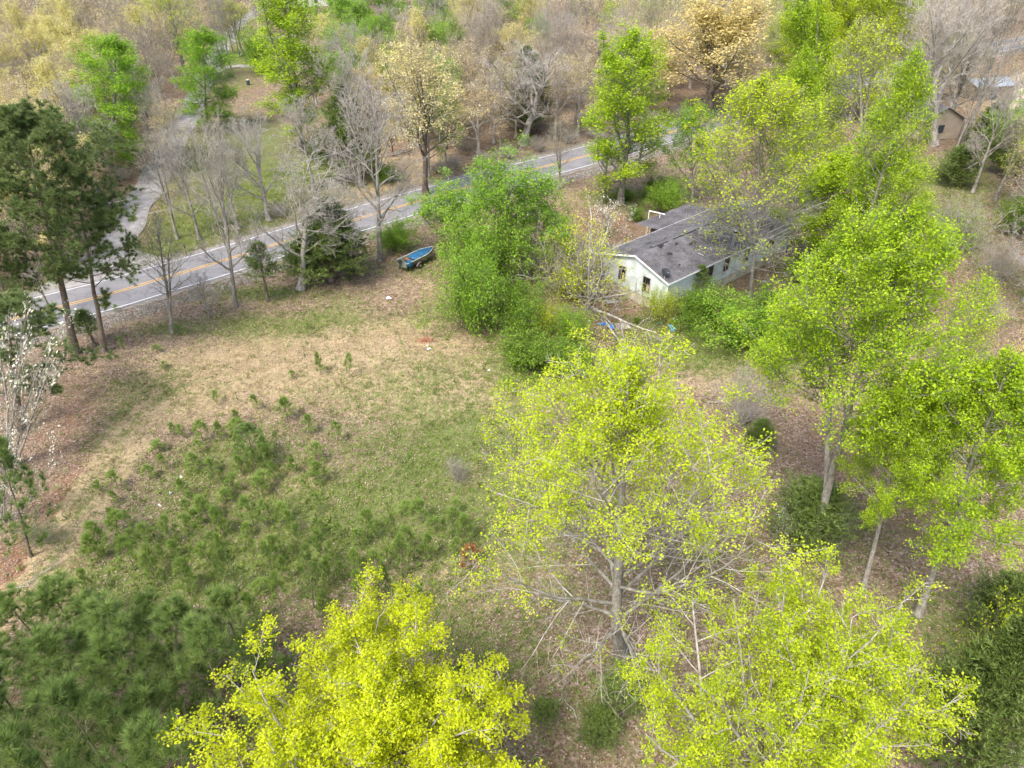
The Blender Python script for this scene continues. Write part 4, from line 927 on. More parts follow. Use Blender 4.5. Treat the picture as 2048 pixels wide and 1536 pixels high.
crumple('plastic_bag', 855, 692, .30, .2, .12, M('cream_plastic', (.66, .62, .5), .6), 'flattened cream bag touching the red vine patch', 'bag', 9)
crumple('plastic_scrap', 978, 741, .24, .16, .12, WHT, 'white scrap at the edge of the bramble patch', 'scrap', 10)
crumple('plastic_scrap', 362, 954, .22, .14, .1, WHT, 'upper of three white scraps among the pine seedlings', 'scrap', 11)
crumple('plastic_scrap', 341, 986, .24, .12, .1, WHT, 'middle of three white scraps among the pine seedlings', 'scrap', 12)
crumple('plastic_scrap', 319, 1010, .12, .24, .1, WHT, 'lower of three white scraps among the pine seedlings', 'scrap', 13)
crumple('plastic_scrap', 1148, 664, .2, .2, .1, M('rosy_plastic', (.65, .45, .42), .6), 'pinkish scrap between the bramble and the blue tarp', 'scrap', 14)
crumple('cardboard', 1246, 680, .45, .3, .06, M('card', (.46, .38, .33), .9), 'flat piece of cardboard below the broken pallet', 'cardboard', 16)
def pallet(px, py, label, rz, nslat, wx, wy):
    c = at(px, py); P_ = empty('pallet', (c[0], c[1], 0), rz, label, 'pallet'); BM = M('grey_boards', (.40, .37, .33), .9, .3, 3)
    a = MB()
    for y in (-wy / 2 + .04, 0, wy / 2 - .04): a.box((0, y, .05), (wx, .08, .09))
    a.build('bearers', BM, P_); rg = random.Random(2)
    for k in range(nslat): b = MB(); b.box((-wx / 2 + wx * (k + .5) / nslat, rg.uniform(-.03, .03), .105 + rg.uniform(0, .03)), (wx / nslat * .7, wy, .02), rz=rg.uniform(-.08, .08)); b.build('slat', BM, P_)
pallet(1245, 654, 'broken grey wooden pallet lying right of the torn blue tarp', .3, 7, 1.3, 1.0)
def board(px, py, wx, wy, rz, col, label, name='board', cat='board', z=.03):
    c = at(px, py); b = MB(); b.box((0, 0, 0), (wx, wy, .025), bev=.004); o = b.build(name, M('board_%d' % (px), col, .85, .3, 3)); o.location = (c[0], c[1], z); o.rotation_euler = (.02, .03, rz); return tag(o, label, cat)
board(1223, 603, 1.1, .75, .25, (.36, .34, .31), 'grey plywood sheet on the leaves by the gable wall', 'plywood_sheet')
board(1225, 565, 1.5, .22, .7, (.42, .40, .36), 'loose pale plank fallen beside the left end wall', 'plank')
board(1198, 572, 1.3, .16, -.3, (.30, .27, .23), 'loose brown plank under the broken tree', 'plank')
# red vine patch
def scatter_patch(name, px, py, rx, ry, n, size, leaf, label, cat, seed, h=.12):
    rg = np.random.default_rng(seed); c = at(px, py); p = rg.normal(0, .42, (n, 2)) * [rx, ry]; pos = np.column_stack([p, np.abs(rg.normal(0, h, n)) + .02])
    v, q, val = leaves(rg, pos, size, .6); me = mesh_from(name, v, q, np.full(len(q), 4), leaf, val); o = obj(name, me); o.location = (c[0], c[1], 0); return tag(o, label, cat)
LF_RED = leafmat('red_vine_leaves', [(.30, .07, .04), (.45, .14, .09), (.55, .26, .19)], .2)
scatter_patch('vine_patch', 850, 682, 1.0, .6, 320, .09, LF_RED, 'low reddish vine patch above the two white bags', 'vine', 3)
# ------------------------------------------------------------------ mailbox, barrel
def mailbox(px, py):
    c = at(px, py); T = empty('mailbox', (c[0], c[1], 0), .6, 'dark mailbox on a wooden post across the road', 'mailbox')
    a = MB(); a.box((0, 0, .55), (.09, .09, 1.1)); a.build('post', M('old_post', (.2, .16, .12)), T)
    a = MB(); N = 8
    pts = [(-.09, 0)] + [(-.09 * math.cos(math.pi * k / N), .1 + .09 * math.sin(math.pi * k / N)) for k in range(N + 1)] + [(.09, 0)]
    for y in (-.25, .25): a.v += [(x, y, 1.1 + z) for x, z in pts]
    n = len(pts); a.f = [tuple(range(n)), tuple(range(2 * n - 1, n - 1, -1))] + [(i, i + n, (i + 1) % n + n, (i + 1) % n) for i in range(n)]
    a.build('box', M('mailbox_black', (.05, .05, .055), .4), T)
    a = MB(); a.box((.1, -.1, 1.27), (.01, .05, .16)); a.build('flag', M('flag_red', (.5, .04, .03)), T)
mailbox(374, 512)
def barrel(px, py):
    c = at(px, py); T = empty('barrel', (c[0], c[1], 0), 0, 'dark barrel standing in the yard between the two drives', 'barrel')
    a = MB(); a.tube([(0, 0, 0), (0, 0, .25), (0, 0, .3), (0, 0, .35), (0, 0, .62), (0, 0, .67), (0, 0, .72), (0, 0, .95)], [.32, .32, .34, .32, .32, .34, .32, .32], 16); a.build('drum', M('barrel_dark', (.05, .07, .07), .5), T)
    a = MB(); a.tube([(0, 0, .955), (0, 0, 1.0)], [.33, .28], 16); a.build('lid', M('barrel_lid', (.55, .55, .55), .5), T)
barrel(497, 170)
# ------------------------------------------------------------------ utility poles and wires
def pole(px, py, h, label, vis=True):
    c = at(px, py); T = empty('utility_pole', (c[0], c[1], 0), math.atan2(*norm(ROAD[80] - ROAD[60])[::-1]) , label, 'utility pole')
    a = MB(); a.tube([(0, 0, -.2), (0, 0, h)], [.17, .11], 10); a.build('mast', M('pole_wood', (.24, .20, .165), .9, .3, 3), T)
    a = MB(); a.tube([(.22, 0, h - 1.6), (.22, 0, h - .9)], .16, 10); a.build('transformer', M('transformer_grey', (.4, .42, .42), .5), T)
    return c
pa = pole(1001, 308, 10.4, 'grey utility pole among the bare trees beyond the road')
pb = pole(2, 575, 9.5, 'wooden utility pole hidden in the pines on the left')
def wire(a, b, za, zb, sag, label):
    n = 24; mb = MB(); mb.tube([(a[0] + (b[0] - a[0]) * i / n, a[1] + (b[1] - a[1]) * i / n, za + (zb - za) * i / n - sag * 4 * (i / n) * (1 - i / n)) for i in range(n + 1)], .03, 4)
    tag(mb.build('wire', M('wire_grey', (.35, .35, .33), .6)), label, 'wire')
wire(pa, pb, 7.3, 6.6, 1.5, 'upper thin utility wire crossing above the lawn')
wire(pa, pb, 5.4, 4.8, 1.6, 'lower thin utility wire crossing above the lawn')
# ------------------------------------------------------------------ sheds and houses far off
def gable_building(name, px, py, L_, W_, E_, rh, rz, wall, roofm, label, cat='building', wins=(), extra=None):
    c = at(px, py); T = empty(name, (c[0], c[1], 0), rz, label, cat)
    a = MB(); hw = W_ / 2; hl = L_ / 2
    a.quad((-hl, -hw, 0), (hl, -hw, 0), (hl, -hw, E_), (-hl, -hw, E_)); a.quad((hl, hw, 0), (-hl, hw, 0), (-hl, hw, E_), (hl, hw, E_))
    for s in (-1, 1): a.quad(*[(s * hl, y, z) for y, z in ((-hw, 0), (hw, 0), (hw, E_), (0, rh), (-hw, E_))][::s])
    a.build('wall', wall, T)
    r = MB(); o = .35; k = (rh - E_) / hw
    for s in (-1, 1):
        p = [(-hl - o, s * (hw + o), E_ - k * o + .05), (hl + o, s * (hw + o), E_ - k * o + .05), (hl + o, 0, rh + .05), (-hl - o, 0, rh + .05)]; p2 = [(x, y, z + .08) for x, y, z in p]
        r.quad(*p[::-s]); r.quad(*p2[::s])
        for i in range(4): j = (i + 1) % 4; r.quad(p[i], p[j], p2[j], p2[i])
    r.build('roof', roofm, T)
    for x, y, z, w_, h_, f in wins:
        q = MB(); q.box((x, y, z), (w_, .08, h_) if f == 's' else (.08, w_, h_)); wo = q.build('window' if h_ < 1.6 else 'door', M('far_window', (.06, .07, .08), .3), T)
    return T
TANW = M('tan_wall', (.40, .34, .26), .8, .15, 1); GR = M('grey_roof', (.20, .19, .19), .8, .25, 1.5); MR = M('metal_roof', (.42, .48, .55), .4, .2, .8, metal=.4)
gable_building('cottage', 1838, 262, 9, 7, 3.0, 4.8, R(100), TANW, GR, 'tan walled house with grey roof behind the tall bare trunks', 'house', [(-1.5, -3.52, 1.6, 1, 1.2, 's'), (2, -3.52, 1.05, .9, 2.1, 's'), (-4.52, 0, 1.6, 1.0, 1.2, 'g')])
gable_building('shed', 1962, 192, 8, 5.5, 2.4, 3.1, R(12), M('shed_wall', (.22, .18, .14), .9), MR, 'low shed with blue grey metal roof beside the pale yard', 'shed', [(0, -2.77, 1.0, 1.6, 2.0, 's')])
gable_building('farmhouse', 610, 10, 14, 9, 3.2, 5.4, R(20), M('far_white', (.75, .75, .73), .6), M('far_roof', (.34, .34, .36), .8), 'white house at the top edge behind the bright green trees', 'house', [(-3, -4.52, 1.7, 1, 1.3, 's'), (0, -4.52, 1.05, 1, 2.1, 's'), (3, -4.52, 1.7, 1, 1.3, 's')])
def van(px, py, rz, label, col, name='parked_van', cat='van'):
    c = at(px, py); T = empty(name, (c[0], c[1], 0), rz, label, cat)
    side = [(-2.3, .45), (2.25, .45), (2.35, .9), (2.1, 1.15), (1.3, 1.3), (.75, 1.85), (-2.2, 1.9), (-2.35, 1.2)]
    a = MB(); n = len(side)
    for y, k in ((-.9, 1), (-.8, 0), (.8, 0), (.9, 1)): a.v += [(x, y if z < 1.3 else y * .92, z) for x, z in side]
    a.f = [tuple(range(n))[::-1], tuple(range(3 * n, 4 * n))] + [(k * n + i, k * n + (i + 1) % n, (k + 1) * n + (i + 1) % n, (k + 1) * n + i) for k in range(3) for i in range(n)]
    a.build('body', M(name + '_paint', col, .3, .05), T)
    for s in (-1, 1): g = MB(); g.box((-.4, s * .885, 1.52), (2.4, .03, .42)); g.build('side_glass', M('car_glass', (.03, .035, .04), .15), T)
    g = MB(); g.quad((1.36, -.75, 1.33), (1.36, .75, 1.33), (.86, .7, 1.8), (.86, -.7, 1.8)); g.build('windscreen', M('car_glass', (.03, .035, .04), .15), T)
    for x in (-1.5, 1.5):
        for s in (-1, 1): w_ = MB(); w_.tube([(x, s * .82 - .1, .34), (x, s * .82 + .1, .34)], .34, 16); w_.build('wheel', M('tyre', (.03, .03, .03), .9), T)
van(1892, 246, R(-35), 'small white car parked between the bare trunks', (.8, .8, .8), 'parked_car', 'car')
van(825, 26, R(5), 'white car on the far drive at the top edge', (.8, .8, .8), 'parked_car', 'car')
van(1800, 178, R(10), 'silver car parked left of the blue grey shed', (.55, .57, .6), 'parked_car', 'car')
# ------------------------------------------------------------------ labels that say which one
ORD = ['nearest', 'second', 'third', 'fourth', 'fifth', 'sixth', 'seventh', 'eighth', 'ninth', 'tenth', 'eleventh', 'twelfth', 'thirteenth', 'fourteenth', 'fifteenth', 'sixteenth', 'seventeenth', 'eighteenth', 'nineteenth', 'twentieth', 'twentyfirst', 'twentysecond', 'twentythird', 'twentyfourth', 'twentyfifth', 'twentysixth', 'twentyseventh', 'twentyeighth']
def label_by_landmark(items, marks):
    """items: (object, look, x, y); marks: (phrase, x, y). Counts outward from the landmark, side by side."""
    b = {}
    for o, look, x, y in items:
        d, ph, mx, my = min((math.hypot(x - mx, y - my), ph, mx, my) for ph, mx, my in marks)
        dx, dy = x - mx, y - my
        side = ('behind' if dy > 0 else 'in front of') if abs(dy) > abs(dx) else ('right of' if dx > 0 else 'left of')
        b.setdefault((look, ph, side), []).append((d, o))
    for (look, ph, side), l in b.items():
        l.sort(key=lambda q: q[0])
        for k, (d, o) in enumerate(l):
            o['label'] = (look if len(l) == 1 else ORD[min(k, len(ORD) - 1)] + ' ' + look) + ' ' + side + ' ' + ph
def mk(lst): return [(ph, *at(px, py)[:2]) for ph, px, py in lst]
# ------------------------------------------------------------------ tree kinds
maple('tulipA', 6, 19.5, 7.2, LF_LIMEY, BK_GREY, lsize=.09, nl=32, n1=32, n2=11, n3=8, clumpy=.12, zc_=.58, low_bare=.45, limb=.42, tf=.78, t0=.16, r0=.27)
maple('mapleY', 43, 16, 6.3, LF_YEL, BK_PALE, lsize=.088, nl=46, n1=34, n2=11, n3=9, clumpy=.11, zc_=.6, l2=.30)
maple('tulipB', 3, 16.5, 7.0, LF_LIMEY, BK_PALE, lsize=.085, nl=28, n1=38, n2=12, n3=9, clumpy=.10, r_twig=.01, zc_=.58, l2=.28)
tulip('tulipC', 4, 21.5, 5.6, LF_LIME, BK_GREY, lsize=.12, nl=22, n1=40, n2=9, n3=7, base=.44, wide=.62, fork=1, clumpy=.16, topsp=30, botsp=72)
tulip('tulipD', 5, 20, 5.2, LF_LIME, BK_PALE, lsize=.13, nl=28, n1=42, n2=9, n3=7, base=.38, wide=.62, clumpy=.15, topsp=32, botsp=75)
tulip('tulipE', 6, 20, 4.4, LF_GRN, BK_GREY, lsize=.18, nl=13, n1=50, n2=8, n3=6, base=.10, wide=.34, clumpy=.24, topsp=28, botsp=84, droop=.3)
tulip('tulipY', 78, 20, 4.4, LF_LIMEY, BK_GREY, lsize=.17, nl=12, n1=50, n2=8, n3=6, base=.12, wide=.34, clumpy=.24, topsp=28, botsp=84, droop=.3, fork=1)
tulip('tulipG', 77, 20, 4.4, LF_LIME, BK_GREY, lsize=.17, nl=14, n1=54, n2=8, n3=6, base=.10, wide=.28, clumpy=.22, topsp=26, botsp=84, droop=.3, fitz=.3)
tulip('tulipF', 16, 20, 4.0, LF_LIME, BK_GREY, lsize=.18, nl=13, n1=44, n2=7, n3=6, base=.14, wide=.38, clumpy=.24, topsp=28, botsp=80, droop=.3, fork=1)
tulip('sparse', 7, 19, 4.6, LF_LIMEY, BK_PALE, lsize=.14, nl=6, n1=40, n2=8, n3=6, base=.2, wide=.5, clumpy=.18, leafy=.8, topsp=25, botsp=70, fork=1)
tulip('sparse_high', 70, 19, 4.6, LF_LIMEY, BK_GREY, lsize=.13, nl=7, n1=52, n2=9, n3=7, base=.12, wide=.5, clumpy=.16, low_bare=.56, topsp=25, botsp=70, fork=3, droop=.15, r0=.12)
maple('green', 8, 12, 4.2, LF_FGRN, BK_GREY, lsize=.15, nl=18, n1=13, n2=9, n3=7, clumpy=.18)
maple('green2', 18, 12, 4.2, LF_GRN, BK_GREY, lsize=.16, nl=16, n1=13, n2=9, n3=7, clumpy=.18)
maple('cream', 9, 15, 4.8, LF_CREAM, BK_DARK, lsize=.17, nl=9, n1=16, n2=9, n3=8, clumpy=.16)
maple('bare', 10, 15, 5.0, None, BK_GREY, nl=0, n1=13, n2=9, n3=7, n4=5, r_twig=.010)
maple('bare2', 11, 15, 5.0, None, BK_PALE, nl=0, n1=11, n2=9, n3=7, n4=6, r_twig=.010)
tulip('barecol', 12, 17, 3.6, LF_OCH, BK_GREY, lsize=.1, nl=1, n1=26, n2=8, n3=6, base=.3, wide=.55, topsp=24, botsp=55, r_twig=.009, fork=1)
maple('rosy', 13, 14, 4.6, LF_TAN, BK_ROSY, lsize=.10, nl=1, n1=12, n2=9, n3=6, n4=6, r_twig=.012, leafy=.5)
maple('ybud', 14, 14, 4.6, LF_YBUD, BK_DARK, lsize=.18, nl=10, n1=13, n2=9, n3=8, clumpy=.22, r_twig=.012)
maple('ochre', 15, 14, 4.6, LF_OCH, BK_TWIG, lsize=.15, nl=4, n1=13, n2=9, n3=8, clumpy=.25, r_twig=.011)
maple('orange', 17, 14, 5.4, LF_ORG, BK_DARK, lsize=.2, nl=15, n1=16, n2=9, n3=8, clumpy=.28, r_twig=.012)
maple('tan', 19, 14, 4.6, LF_TAN, BK_TWIG, lsize=.16, nl=5, n1=13, n2=9, n3=8, clumpy=.25, r_twig=.011)
pine('pineA', 20, 20, 5.6, base=.40, n1=44, n2=9, n3=5, tuft=20, nlen=.32, nwid=.03, per=4)
pine('pineC', 76, 16, 3.6, base=.35, n1=24, n2=8, n3=4, tuft=20, nlen=.32, nwid=.03, per=3, up=.15)
pine('pineB', 21, 16, 4.2, base=.22, n1=44, n2=9, n3=4, tuft=20, nlen=.32, nwid=.032, per=3, up=.2)
pine('young1', 22, 6, 2.3, base=.10, n1=34, n2=5, n3=0, tuft=24, nlen=.36, nwid=.016, per=3, leaf=LF_TPINE, conic=.55, up=.5)
pine('young2', 23, 6, 2.2, base=.10, n1=28, n2=5, n3=0, tuft=24, nlen=.36, nwid=.016, per=3, leaf=LF_TPINE, conic=.4, up=.6)
pine('seedling', 24, 1.6, .55, base=.12, n1=22, n2=3, n3=0, tuft=9, nlen=.24, nwid=.013, per=3, leaf=LF_YPINE, conic=.6, up=.7, r0=.018)
pine('seedling2', 25, 1.6, .55, base=.25, n1=15, n2=3, n3=0, tuft=9, nlen=.26, nwid=.013, per=3, leaf=LF_YPINE, conic=.3, up=.7, r0=.018)
pine('seedling3', 75, 1.6, .6, base=.05, n1=26, n2=3, n3=0, tuft=8, nlen=.22, nwid=.013, per=3, leaf=LF_YPINE, conic=.2, up=.5, r0=.018)
pine('deadling', 26, 1.2, .6, base=.12, n1=14, n2=2, n3=0, tuft=14, nlen=.2, nwid=.02, per=3, leaf=LF_DEAD, conic=.4, up=.3, r0=.018)
cedar('cedar', 27, 8, 2.2, n1=190, n2=12, per=5, sz=.17)
cedar('cedar2', 28, 5, 2.0, n1=140, n2=11, per=5, sz=.15, conic=.45)
cedar('cedar_thin', 29, 6, 1.3, n1=60, n2=8, per=2, sz=.2, base=.35, conic=.6)
shrub('shrub', 30, 2.6, 2.0, LF_SHRUB, ns=26, n2=9, n3=6, nl=8, lsize=.13, clumpy=.15, spread=38)
shrub('shrub_gr', 31, 4.5, 2.8, LF_FGRN, ns=26, n2=10, n3=7, nl=9, lsize=.16, clumpy=.2, spread=30, r_s=.05)
shrub('shrub_mid', 32, 3.2, 2.4, LF_MID, ns=26, n2=10, n3=7, nl=9, lsize=.14, clumpy=.18, spread=38)
shrub('shrub_y', 33, 3, 2.4, LF_LIMEY, ns=22, n2=8, n3=6, nl=5, lsize=.13, clumpy=.18, spread=38)
shrub('brush', 34, 3, 2.4, LF_OCH, ns=34, n2=9, n3=6, nl=1, lsize=.08, bark=BK_TWIG, clumpy=.15, spread=34, leafy=.35, rtw=.009)
shrub('brush_gr', 35, 3, 2.4, LF_SHRUB, ns=30, n2=9, n3=6, nl=2, lsize=.12, bark=BK_TWIG, clumpy=.15, spread=36, rtw=.009)
shrub('dogwood', 36, 5, 2.6, LF_WHITE, ns=7, n2=8, n3=6, nl=6, lsize=.15, bark=BK_PALE, clumpy=.12, spread=34, r_s=.08, rtw=.011, leafy=.45)
shrub('broken', 37, 8, 4.6, LF_YEL, ns=15, n2=7, n3=5, nl=18, lsize=.15, bark=BK_PALE, clumpy=.2, spread=50, leafy=.36, r_s=.14, rtw=.012)

# ------------------------------------------------------------------ large trees of the foreground
tree_fit('tulipA', 'tulip_tree', 1243, 1312, 985, 1525, 692, 'tall yellow green tree on a thick grey trunk in the middle of the clearing edge', 'tree', rz=0)
tree_fit('mapleY', 'maple_tree', 775, 1680, 455, 1035, 1212, 'bright yellow leafed tree at the bottom edge beside the young pines', 'tree', rz=2.2)
tree_fit('tulipB', 'tulip_tree', 1470, 1690, 1305, 1880, 1162, 'yellow green round crowned tree at the bottom edge in front of the dark cedar', 'tree', rz=0.0)
tree_fit('tulipC', 'tulip_tree', 1617, 1105, 1528, 1950, 432, 'big lime green tree forking just above the round dark cedar', 'tree', rz=0.0)
tree_fit('tulipD', 'tulip_tree', 1727, 1178, 1700, 1900, 740, 'lime green tree on a straight pale leaning trunk above the yellow green crown', 'tree', rz=0.0)
tree_fit('tulipD', 'tulip_tree', 1837, 1228, 1790, 2130, 720, 'lime green tree on the pale trunk rising behind the dark lower cedar', 'tree', rz=2.5)
tree_fit('sparse', 'tree', 1850, 1010, 1840, 2010, 560, 'thin yellowish tree between the two big lime green crowns on the right', 'tree', rz=1.0)
tree('orange', 'tree', 2050, 830, 610, 150, 'orange budded tree cut by the right edge')
tree('cedar2', 'cedar_tree', 1606, 1090, 970, 170, 'round dark cedar at the foot of the forked lime green tree', 'cedar')
tree('cedar', 'cedar_tree', 1870, 1540, 1240, 230, 'tall dark cedar at the lower right behind the round yellow green crown', 'cedar')
tree('cedar2', 'cedar_tree', 1985, 1270, 1160, 150, 'dark cedar behind the leafy shrub near the right edge', 'cedar', rz=1)
tree('shrub_y', 'shrub', 1990, 1380, 1200, 210, 'loose yellow green shrub right of the tall dark cedar', 'shrub')
tree('brush_gr', 'shrub', 1990, 1500, 1370, 170, 'thin half leafed brush at the lower right corner', 'shrub')
tree('brush', 'brush', 1475, 850, 735, 170, 'bare pinkish grey brush behind the tall yellow green tree', 'shrub')
tree('cedar2', 'cedar_tree', 1515, 895, 840, 60, 'small dark cedar below the bare brush', 'cedar', rz=2)
tree('cedar_thin', 'cedar_tree', 1235, 1430, 1340, 110, 'wispy dark cedar at the foot of the thick grey trunk', 'cedar')
tree('cedar2', 'cedar_tree', 1195, 1480, 1420, 90, 'low dark cedar below the thick grey trunk', 'cedar')
tree('cedar_thin', 'cedar_tree', 1085, 1450, 1400, 60, 'little dark cedar alone left of the thick grey trunk', 'cedar', rz=1)
tree('dogwood', 'dogwood_tree', 1560, 1090, 1010, 70, 'small white flowered dogwood against the round dark cedar', rz=1)
tree('dogwood', 'dogwood_tree', 2010, 1530, 1470, 80, 'white flowered twiggy dogwood at the lower right corner', rz=2)
# left edge
tree_fit('pineA', 'pine_tree', 150, 705, -110, 240, 215, 'tallest dark green pine at the left edge by the road', 'pine', rz=0.0)
tree_fit('pineC', 'pine_tree', 208, 703, 50, 270, 330, 'slimmer pine standing right of the tallest one by the road', 'pine', rz=0.0)
tree_fit('pineC', 'pine_tree', 42, 858, -60, 225, 590, 'pine with drooping lower boughs over the leaf litter at the left edge', 'pine', rz=2)
tree_fit('pineC', 'pine_tree', 45, 745, -80, 70, 420, 'pine cut by the left edge behind the flowering branches', 'pine', rz=1)
tree_fit('young2', 'pine_tree', 62, 1112, -40, 100, 880, 'shaded pine low on the left edge above the young pines', 'pine', rz=4)
tree_fit('dogwood', 'dogwood_tree', 30, 925, -50, 135, 600, 'white flowered dogwood in front of the pines at the left edge', 'tree', rz=1.0, ml=.8)
tree_fit('dogwood', 'dogwood_tree', 5, 1040, -60, 110, 840, 'lower pale branched dogwood at the left edge above the shaded pine', 'tree', rz=3.0, ml=.8)
tree('cedar_thin', 'cedar_tree', 190, 690, 620, 60, 'small cedar hiding between the two roadside pine trunks', 'cedar')
tree('barecol', 'bare_tree', 110, 640, 400, 90, 'bare stem standing behind the roadside pines')
tree('brush_gr', 'shrub', 75, 1090, 1040, 90, 'reddish green bush by the dirt track on the left', 'shrub')
# young pines, thicket at the bottom left
TH = [(110, 1330, 1165, 180), (170, 1300, 1150, 190), (230, 1310, 1180, 150), (290, 1400, 1195, 210), (200, 1440, 1245, 220), (60, 1470, 1240, 220), (330, 1490, 1260, 210), (130, 1590, 1330, 250), (270, 1620, 1350, 250), (380, 1560, 1350, 200),
      (370, 1350, 1170, 150), (430, 1400, 1185, 190), (500, 1350, 1160, 180), (480, 1470, 1230, 200), (20, 1600, 1370, 240), (420, 1700, 1440, 240), (10, 1370, 1200, 150), (560, 1420, 1290, 140), (60, 1740, 1440, 260), (240, 1770, 1450, 260), (560, 1520, 1370, 160), (-40, 1480, 1290, 190)]
THL = ['young pine nearest the dirt track in the thicket', 'young pine right beside the one nearest the track', 'small young pine third from the dirt track', 'broad young pine in the upper middle of the thicket', 'young pine in the left middle of the thicket', 'young pine at the left edge of the thicket', 'dense young pine in the thicket centre',
       'big young pine low on the left of the thicket', 'big young pine at the bottom of the thicket centre', 'young pine left of the yellow tree, low in the thicket', 'upright young pine on the upper rim of the thicket', 'young pine behind the tallest right one of the thicket', 'tallest bluish young pine above the yellow tree', 'dark young pine tucked under the tallest right one',
       'young pine in the lower left corner', 'young pine at the bottom edge touching the yellow tree', 'young pine against the left edge just below the track', 'small pine squeezed left of the yellow crown', 'young pine cut by the bottom edge at the left corner', 'young pine cut by the bottom edge in the thicket middle', 'pine mostly hidden behind the yellow crown', 'pine cut by the left edge below the track']
for i, ((bx, by, ty, wp), lb) in enumerate(zip(TH, THL)):
    tree(('young1', 'young2')[i % 2], 'young_pine', bx, by, ty + 18, wp * .92, lb, 'pine', 'young pines in the thicket')
# pine seedlings of the clearing
SD = [(643, 750, 705, 26), (700, 756, 708, 26), (478, 862, 815, 34), (617, 867, 828, 34), (676, 882, 838, 30), (534, 938, 885, 44), (388, 938, 905, 46), (300, 958, 930, 34), (330, 735, 722, 26), (575, 840, 795, 46), (585, 757, 740, 20), (232, 622, 608, 18), (250, 700, 672, 18), (315, 705, 690, 26), (355, 668, 650, 16), (515, 815, 785, 26), (433, 808, 782, 24),
      (615, 658, 645, 16), (450, 1068, 1010, 60), (508, 1050, 985, 52), (345, 1085, 1025, 66), (420, 1040, 990, 56), (270, 1140, 1075, 66), (320, 1170, 1108, 60), (735, 1075, 1015, 50), (845, 1045, 990, 56), (905, 1075, 1015, 50), (930, 1085, 1028, 50), (478, 1180, 1075, 96), (655, 1130, 1050, 70), (628, 1215, 1090, 100), (722, 1230, 1140, 60), (805, 1150, 1070, 70),
      (842, 1215, 1160, 46), (565, 1225, 1150, 60), (752, 1160, 1105, 50), (210, 1110, 1040, 76), (240, 1070, 1020, 56), (420, 1130, 1080, 66), (380, 1190, 1120, 76), (690, 1290, 1220, 60), (180, 1190, 1130, 60), (560, 1120, 1070, 50), (300, 1090, 1050, 50), (470, 985, 945, 36), (350, 870, 845, 24), (400, 905, 880, 30), (650, 1240, 1190, 40), (930, 1400, 1350, 44), (915, 1370, 1320, 40), (205, 985, 960, 40), (520, 1250, 1180, 60)]
SR = random.Random(5); SITEMS = []
_sp = [(235, 930), (330, 850), (560, 800), (640, 860), (640, 960), (700, 1010), (920, 990), (960, 1120), (880, 1260), (600, 1230), (420, 1180), (190, 1140)]
_q = []
while len(_q) < 80:
    a, b = SR.uniform(150, 960), SR.uniform(800, 1270)
    if inpoly(np.array([a]), np.array([b]), _sp)[0] and all(math.hypot(a - c, (b - d) * 1.6) > 22 for c, d in _q): _q.append((a, b))
SD2 = [(a, b, b - SR.uniform(22, 58) * (b / 1000), SR.uniform(22, 52)) for a, b in _q]
for i, (bx, by, ty, wp) in enumerate(SD + SD2):
    size = 'tiny' if wp < 27 else 'small' if wp < 48 else 'knee high' if wp < 64 else 'bushy'
    key = ('seedling', 'seedling2', 'seedling3')[i % 3] if wp < 90 else 'young2'
    o = tree(key, 'pine_seedling', bx, by, ty + (by - ty) * .10, wp * (.7 if wp < 58 else .56), 'pine seedling', 'pine', 'pine seedlings spread over the clearing', lean=(SR.uniform(-.12, .12), SR.uniform(-.12, .12)))
    c = at(bx, by); SITEMS.append((o, size + ' green pine seedling', c[0], c[1]))
label_by_landmark(SITEMS, mk([('the lone white paper sheet', 777, 596), ('the reddish vine patch', 850, 682), ('the bushiest pine seedling', 512, 925), ('the upper of three white scraps', 362, 954), ('the lower of three white scraps', 319, 1010), ('the rust orange dead seedling', 941, 1138), ('the bare grey twigs', 918, 960), ('the tallest bluish pine of the thicket', 500, 1350), ('the thicket pine nearest the track', 110, 1330), ('the bright yellow leafed tree', 765, 1350), ('the slim bare roadside tree', 345, 665)]))
tree('young2', 'young_pine', 512, 925, 848, 84, 'bushiest pine seedling standing on the straw coloured clearing', 'pine', None)
tree('deadling', 'dead_pine_seedling', 941, 1138, 1095, 42, 'rust orange dead pine seedling beside the tall yellow green tree', 'pine')
tree('brush', 'brush', 918, 960, 912, 70, 'bare grey twigs standing in the green grass of the clearing', 'shrub')
# ------------------------------------------------------------------ along the near side of the road
tree_fit('barecol', 'bare_tree', 345, 665, 270, 385, 430, 'slim bare tree nearest the pines on the near roadside', 'tree', rz=0.0)
tree('bare', 'bare_tree', 419, 634, 545, 66, 'small dark dead tree between two taller bare ones on the roadside')
tree_fit('bare', 'bare_tree', 472, 613, 375, 520, 235, 'tall bare tree left of the little roadside cedar', 'tree', rz=1.2)
tree('cedar_thin', 'cedar_tree', 536, 602, 484, 70, 'thin little cedar with foliage only at its top by the road', 'cedar')
tree_fit('bare2', 'bare_tree', 602, 578, 480, 745, 300, 'wide bare tree with drooping pale limbs over the dark cedars', 'tree', rz=.6)
tree_fit('cedar', 'cedar_tree', 662, 560, 590, 722, 396, 'dark cedar behind the drooping bare limbs', 'cedar', rz=0.0)
tree('cedar2', 'cedar_tree', 618, 562, 470, 90, 'shorter dark cedar at the foot of the wide bare tree', 'cedar')
tree('cedar_thin', 'cedar_tree', 700, 540, 440, 80, 'thin brownish cedar right of the dark roadside cedar', 'cedar', rz=1)
tree_fit('bare', 'bare_tree', 760, 520, 650, 840, 150, 'tall straight bare tree left of the boat', 'tree', rz=2.2)
tree('shrub_gr', 'shrub', 792, 500, 440, 100, 'light green bush between the bare tree and the boat', 'shrub')
